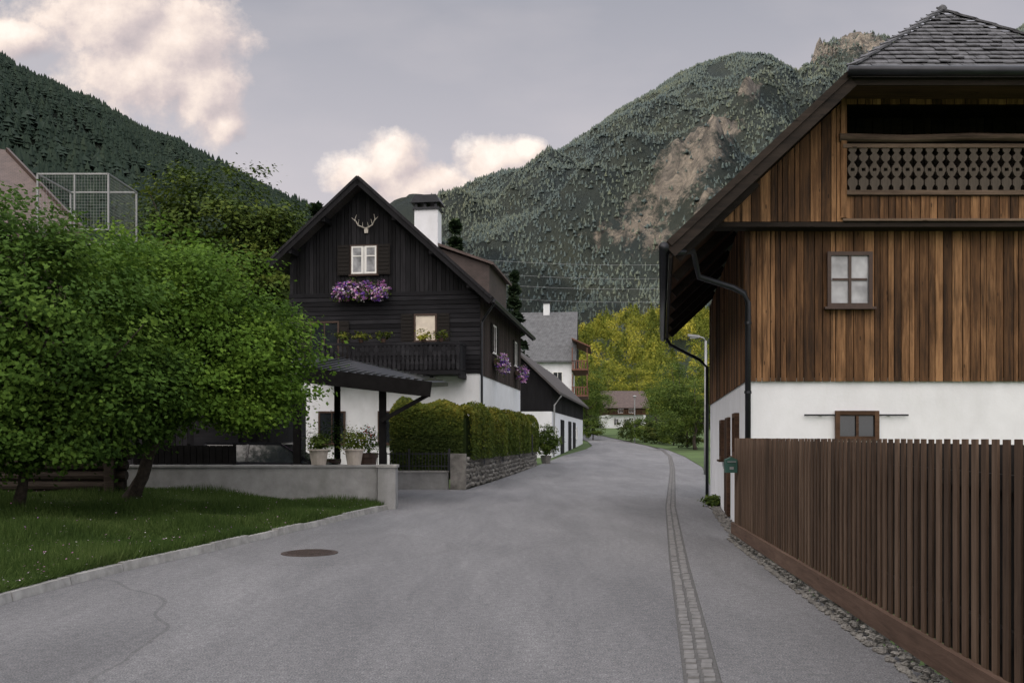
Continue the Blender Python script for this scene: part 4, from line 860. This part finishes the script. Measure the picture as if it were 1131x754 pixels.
# ---------------------------------------------------------------- world
w=bpy.data.worlds.new('World'); bpy.context.scene.world=w; w.use_nodes=True; nt=w.node_tree; bg=nt.nodes['Background']
SE=R_(22); SAZ=R_(-104)
tc=nt.nodes.new('ShaderNodeTexCoord'); sp=nt.nodes.new('ShaderNodeSeparateXYZ'); nt.links.new(tc.outputs['Generated'],sp.inputs[0])
sky=nt.nodes.new('ShaderNodeTexSky'); sky.sky_type='NISHITA'; sky.sun_disc=False; sky.sun_elevation=SE; sky.sun_rotation=SAZ
skyc=mix(nt,1.0,sky.outputs[0],(.08,.08,.08),'MULTIPLY')
grad=ramp(nt,sp.outputs[2],[(0.0,(.92,.79,.77)),(.15,(.80,.71,.72)),(.28,(.61,.58,.62)),(.43,(.43,.43,.48)),(.62,(.85,.90,1.02)),(.9,(1.3,1.40,1.6))])  # zenith stops brightened above the view to light the foreground
back_fill=mth(nt,'MULTIPLY',mth(nt,'MULTIPLY',sp.outputs[1],-1.0),2.0,True)
grad=mix(nt,back_fill,grad,(1.0,1.0,1.06))  # unseen sky behind the camera brightened as front fill
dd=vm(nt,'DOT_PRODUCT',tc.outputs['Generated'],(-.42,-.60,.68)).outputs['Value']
fill_glow=mth(nt,'MULTIPLY',mth(nt,'SUBTRACT',dd,.25,True),1.5,True)
grad=mix(nt,fill_glow,grad,(3.25,2.95,2.75))  # added unseen sky lobe giving the foreground a soft directional fill
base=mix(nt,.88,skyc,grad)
yc=mth(nt,'MAXIMUM',sp.outputs[1],.02); U=mth(nt,'DIVIDE',sp.outputs[0],yc); Vv=mth(nt,'DIVIDE',sp.outputs[2],yc)
cb=nt.nodes.new('ShaderNodeCombineXYZ'); nt.links.new(U,cb.inputs[0]); nt.links.new(Vv,cb.inputs[1]); uv=cb.outputs[0]
lobes=[(120,15,110,52),(195,40,80,65),(228,100,48,62),(150,85,90,55),(18,42,55,24),(245,135,26,26),(395,192,46,26),(437,178,40,38),(470,205,75,30),(548,180,56,30),(583,168,24,18),(510,215,64,22)]
def density(vec):
    n=nt.nodes.new('ShaderNodeTexNoise'); n.inputs['Scale'].default_value=15; n.inputs['Detail'].default_value=8; n.inputs['Roughness'].default_value=.64; nt.links.new(vec,n.inputs['Vector'])
    cur=None
    for (x,y,rx,ry) in lobes:
        s=vm(nt,'SUBTRACT',vec,((x-CX)/F,(HZ-y)/F,0)).outputs[0]; s=vm(nt,'MULTIPLY',s,(F/rx,F/ry,0)).outputs[0]; l=vm(nt,'LENGTH',s,None).outputs['Value']; v=mth(nt,'SUBTRACT',1.0,l)
        cur=v if cur is None else mth(nt,'MAXIMUM',cur,v)
    return mth(nt,'ADD',mth(nt,'MAXIMUM',cur,-1.0),mth(nt,'MULTIPLY',mth(nt,'SUBTRACT',n.outputs['Fac'],.47),1.9))
d0=density(uv); d1=density(vm(nt,'ADD',uv,(-.018,.016,0)).outputs[0])
al=mth(nt,'MULTIPLY',mth(nt,'ADD',d0,.08),2.0,True)
al=mth(nt,'MULTIPLY',al,mth(nt,'GREATER_THAN',sp.outputs[1],.05))
lit=mth(nt,'ADD',.56,mth(nt,'MULTIPLY',mth(nt,'SUBTRACT',d0,d1),.6),True)
cc=ramp(nt,lit,[(0,(.48,.43,.46)),(.4,(.70,.60,.59)),(.75,(1.0,.85,.76)),(1,(1.15,1.02,.92))])
wn=nt.nodes.new('ShaderNodeTexNoise'); wn.inputs['Scale'].default_value=3.5; wn.inputs['Detail'].default_value=5; nt.links.new(vm(nt,'MULTIPLY',uv,(1,2.4,1)).outputs[0],wn.inputs['Vector'])
wisp=mth(nt,'MULTIPLY',mth(nt,'SUBTRACT',wn.outputs['Fac'],.45,True),.7,True); wisp=mth(nt,'MULTIPLY',wisp,mth(nt,'GREATER_THAN',sp.outputs[1],.05))
base=mix(nt,wisp,base,(.85,.76,.75))
fin=mix(nt,mth(nt,'MULTIPLY',al,.95),base,cc)
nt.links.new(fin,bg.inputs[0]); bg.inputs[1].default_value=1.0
sd=bpy.data.lights.new('Sun','SUN'); sd.energy=4.4; sd.angle=R_(.5); sd.color=(1,.83,.62); so=bpy.data.objects.new('Sun',sd); C.objects.link(so)
dirv=Vector((math.sin(SAZ)*math.cos(SE),math.cos(SAZ)*math.cos(SE),math.sin(SE))); so.rotation_euler=dirv.to_track_quat('Z','Y').to_euler(); so.location=(-50,-20,60)
cd=bpy.data.cameras.new('Camera'); cam=bpy.data.objects.new('Camera',cd); C.objects.link(cam); cam.location=(0,0,H); cam.rotation_euler=(math.pi/2,0,0)
cd.sensor_width=36; cd.lens=36*F/1131; cd.shift_y=(HZ-377)/1131; cd.clip_start=.1; cd.clip_end=9000
bpy.context.scene.camera=cam
sc=bpy.context.scene; sc.view_settings.view_transform='Standard'; sc.view_settings.look='None'; sc.view_settings.exposure=0
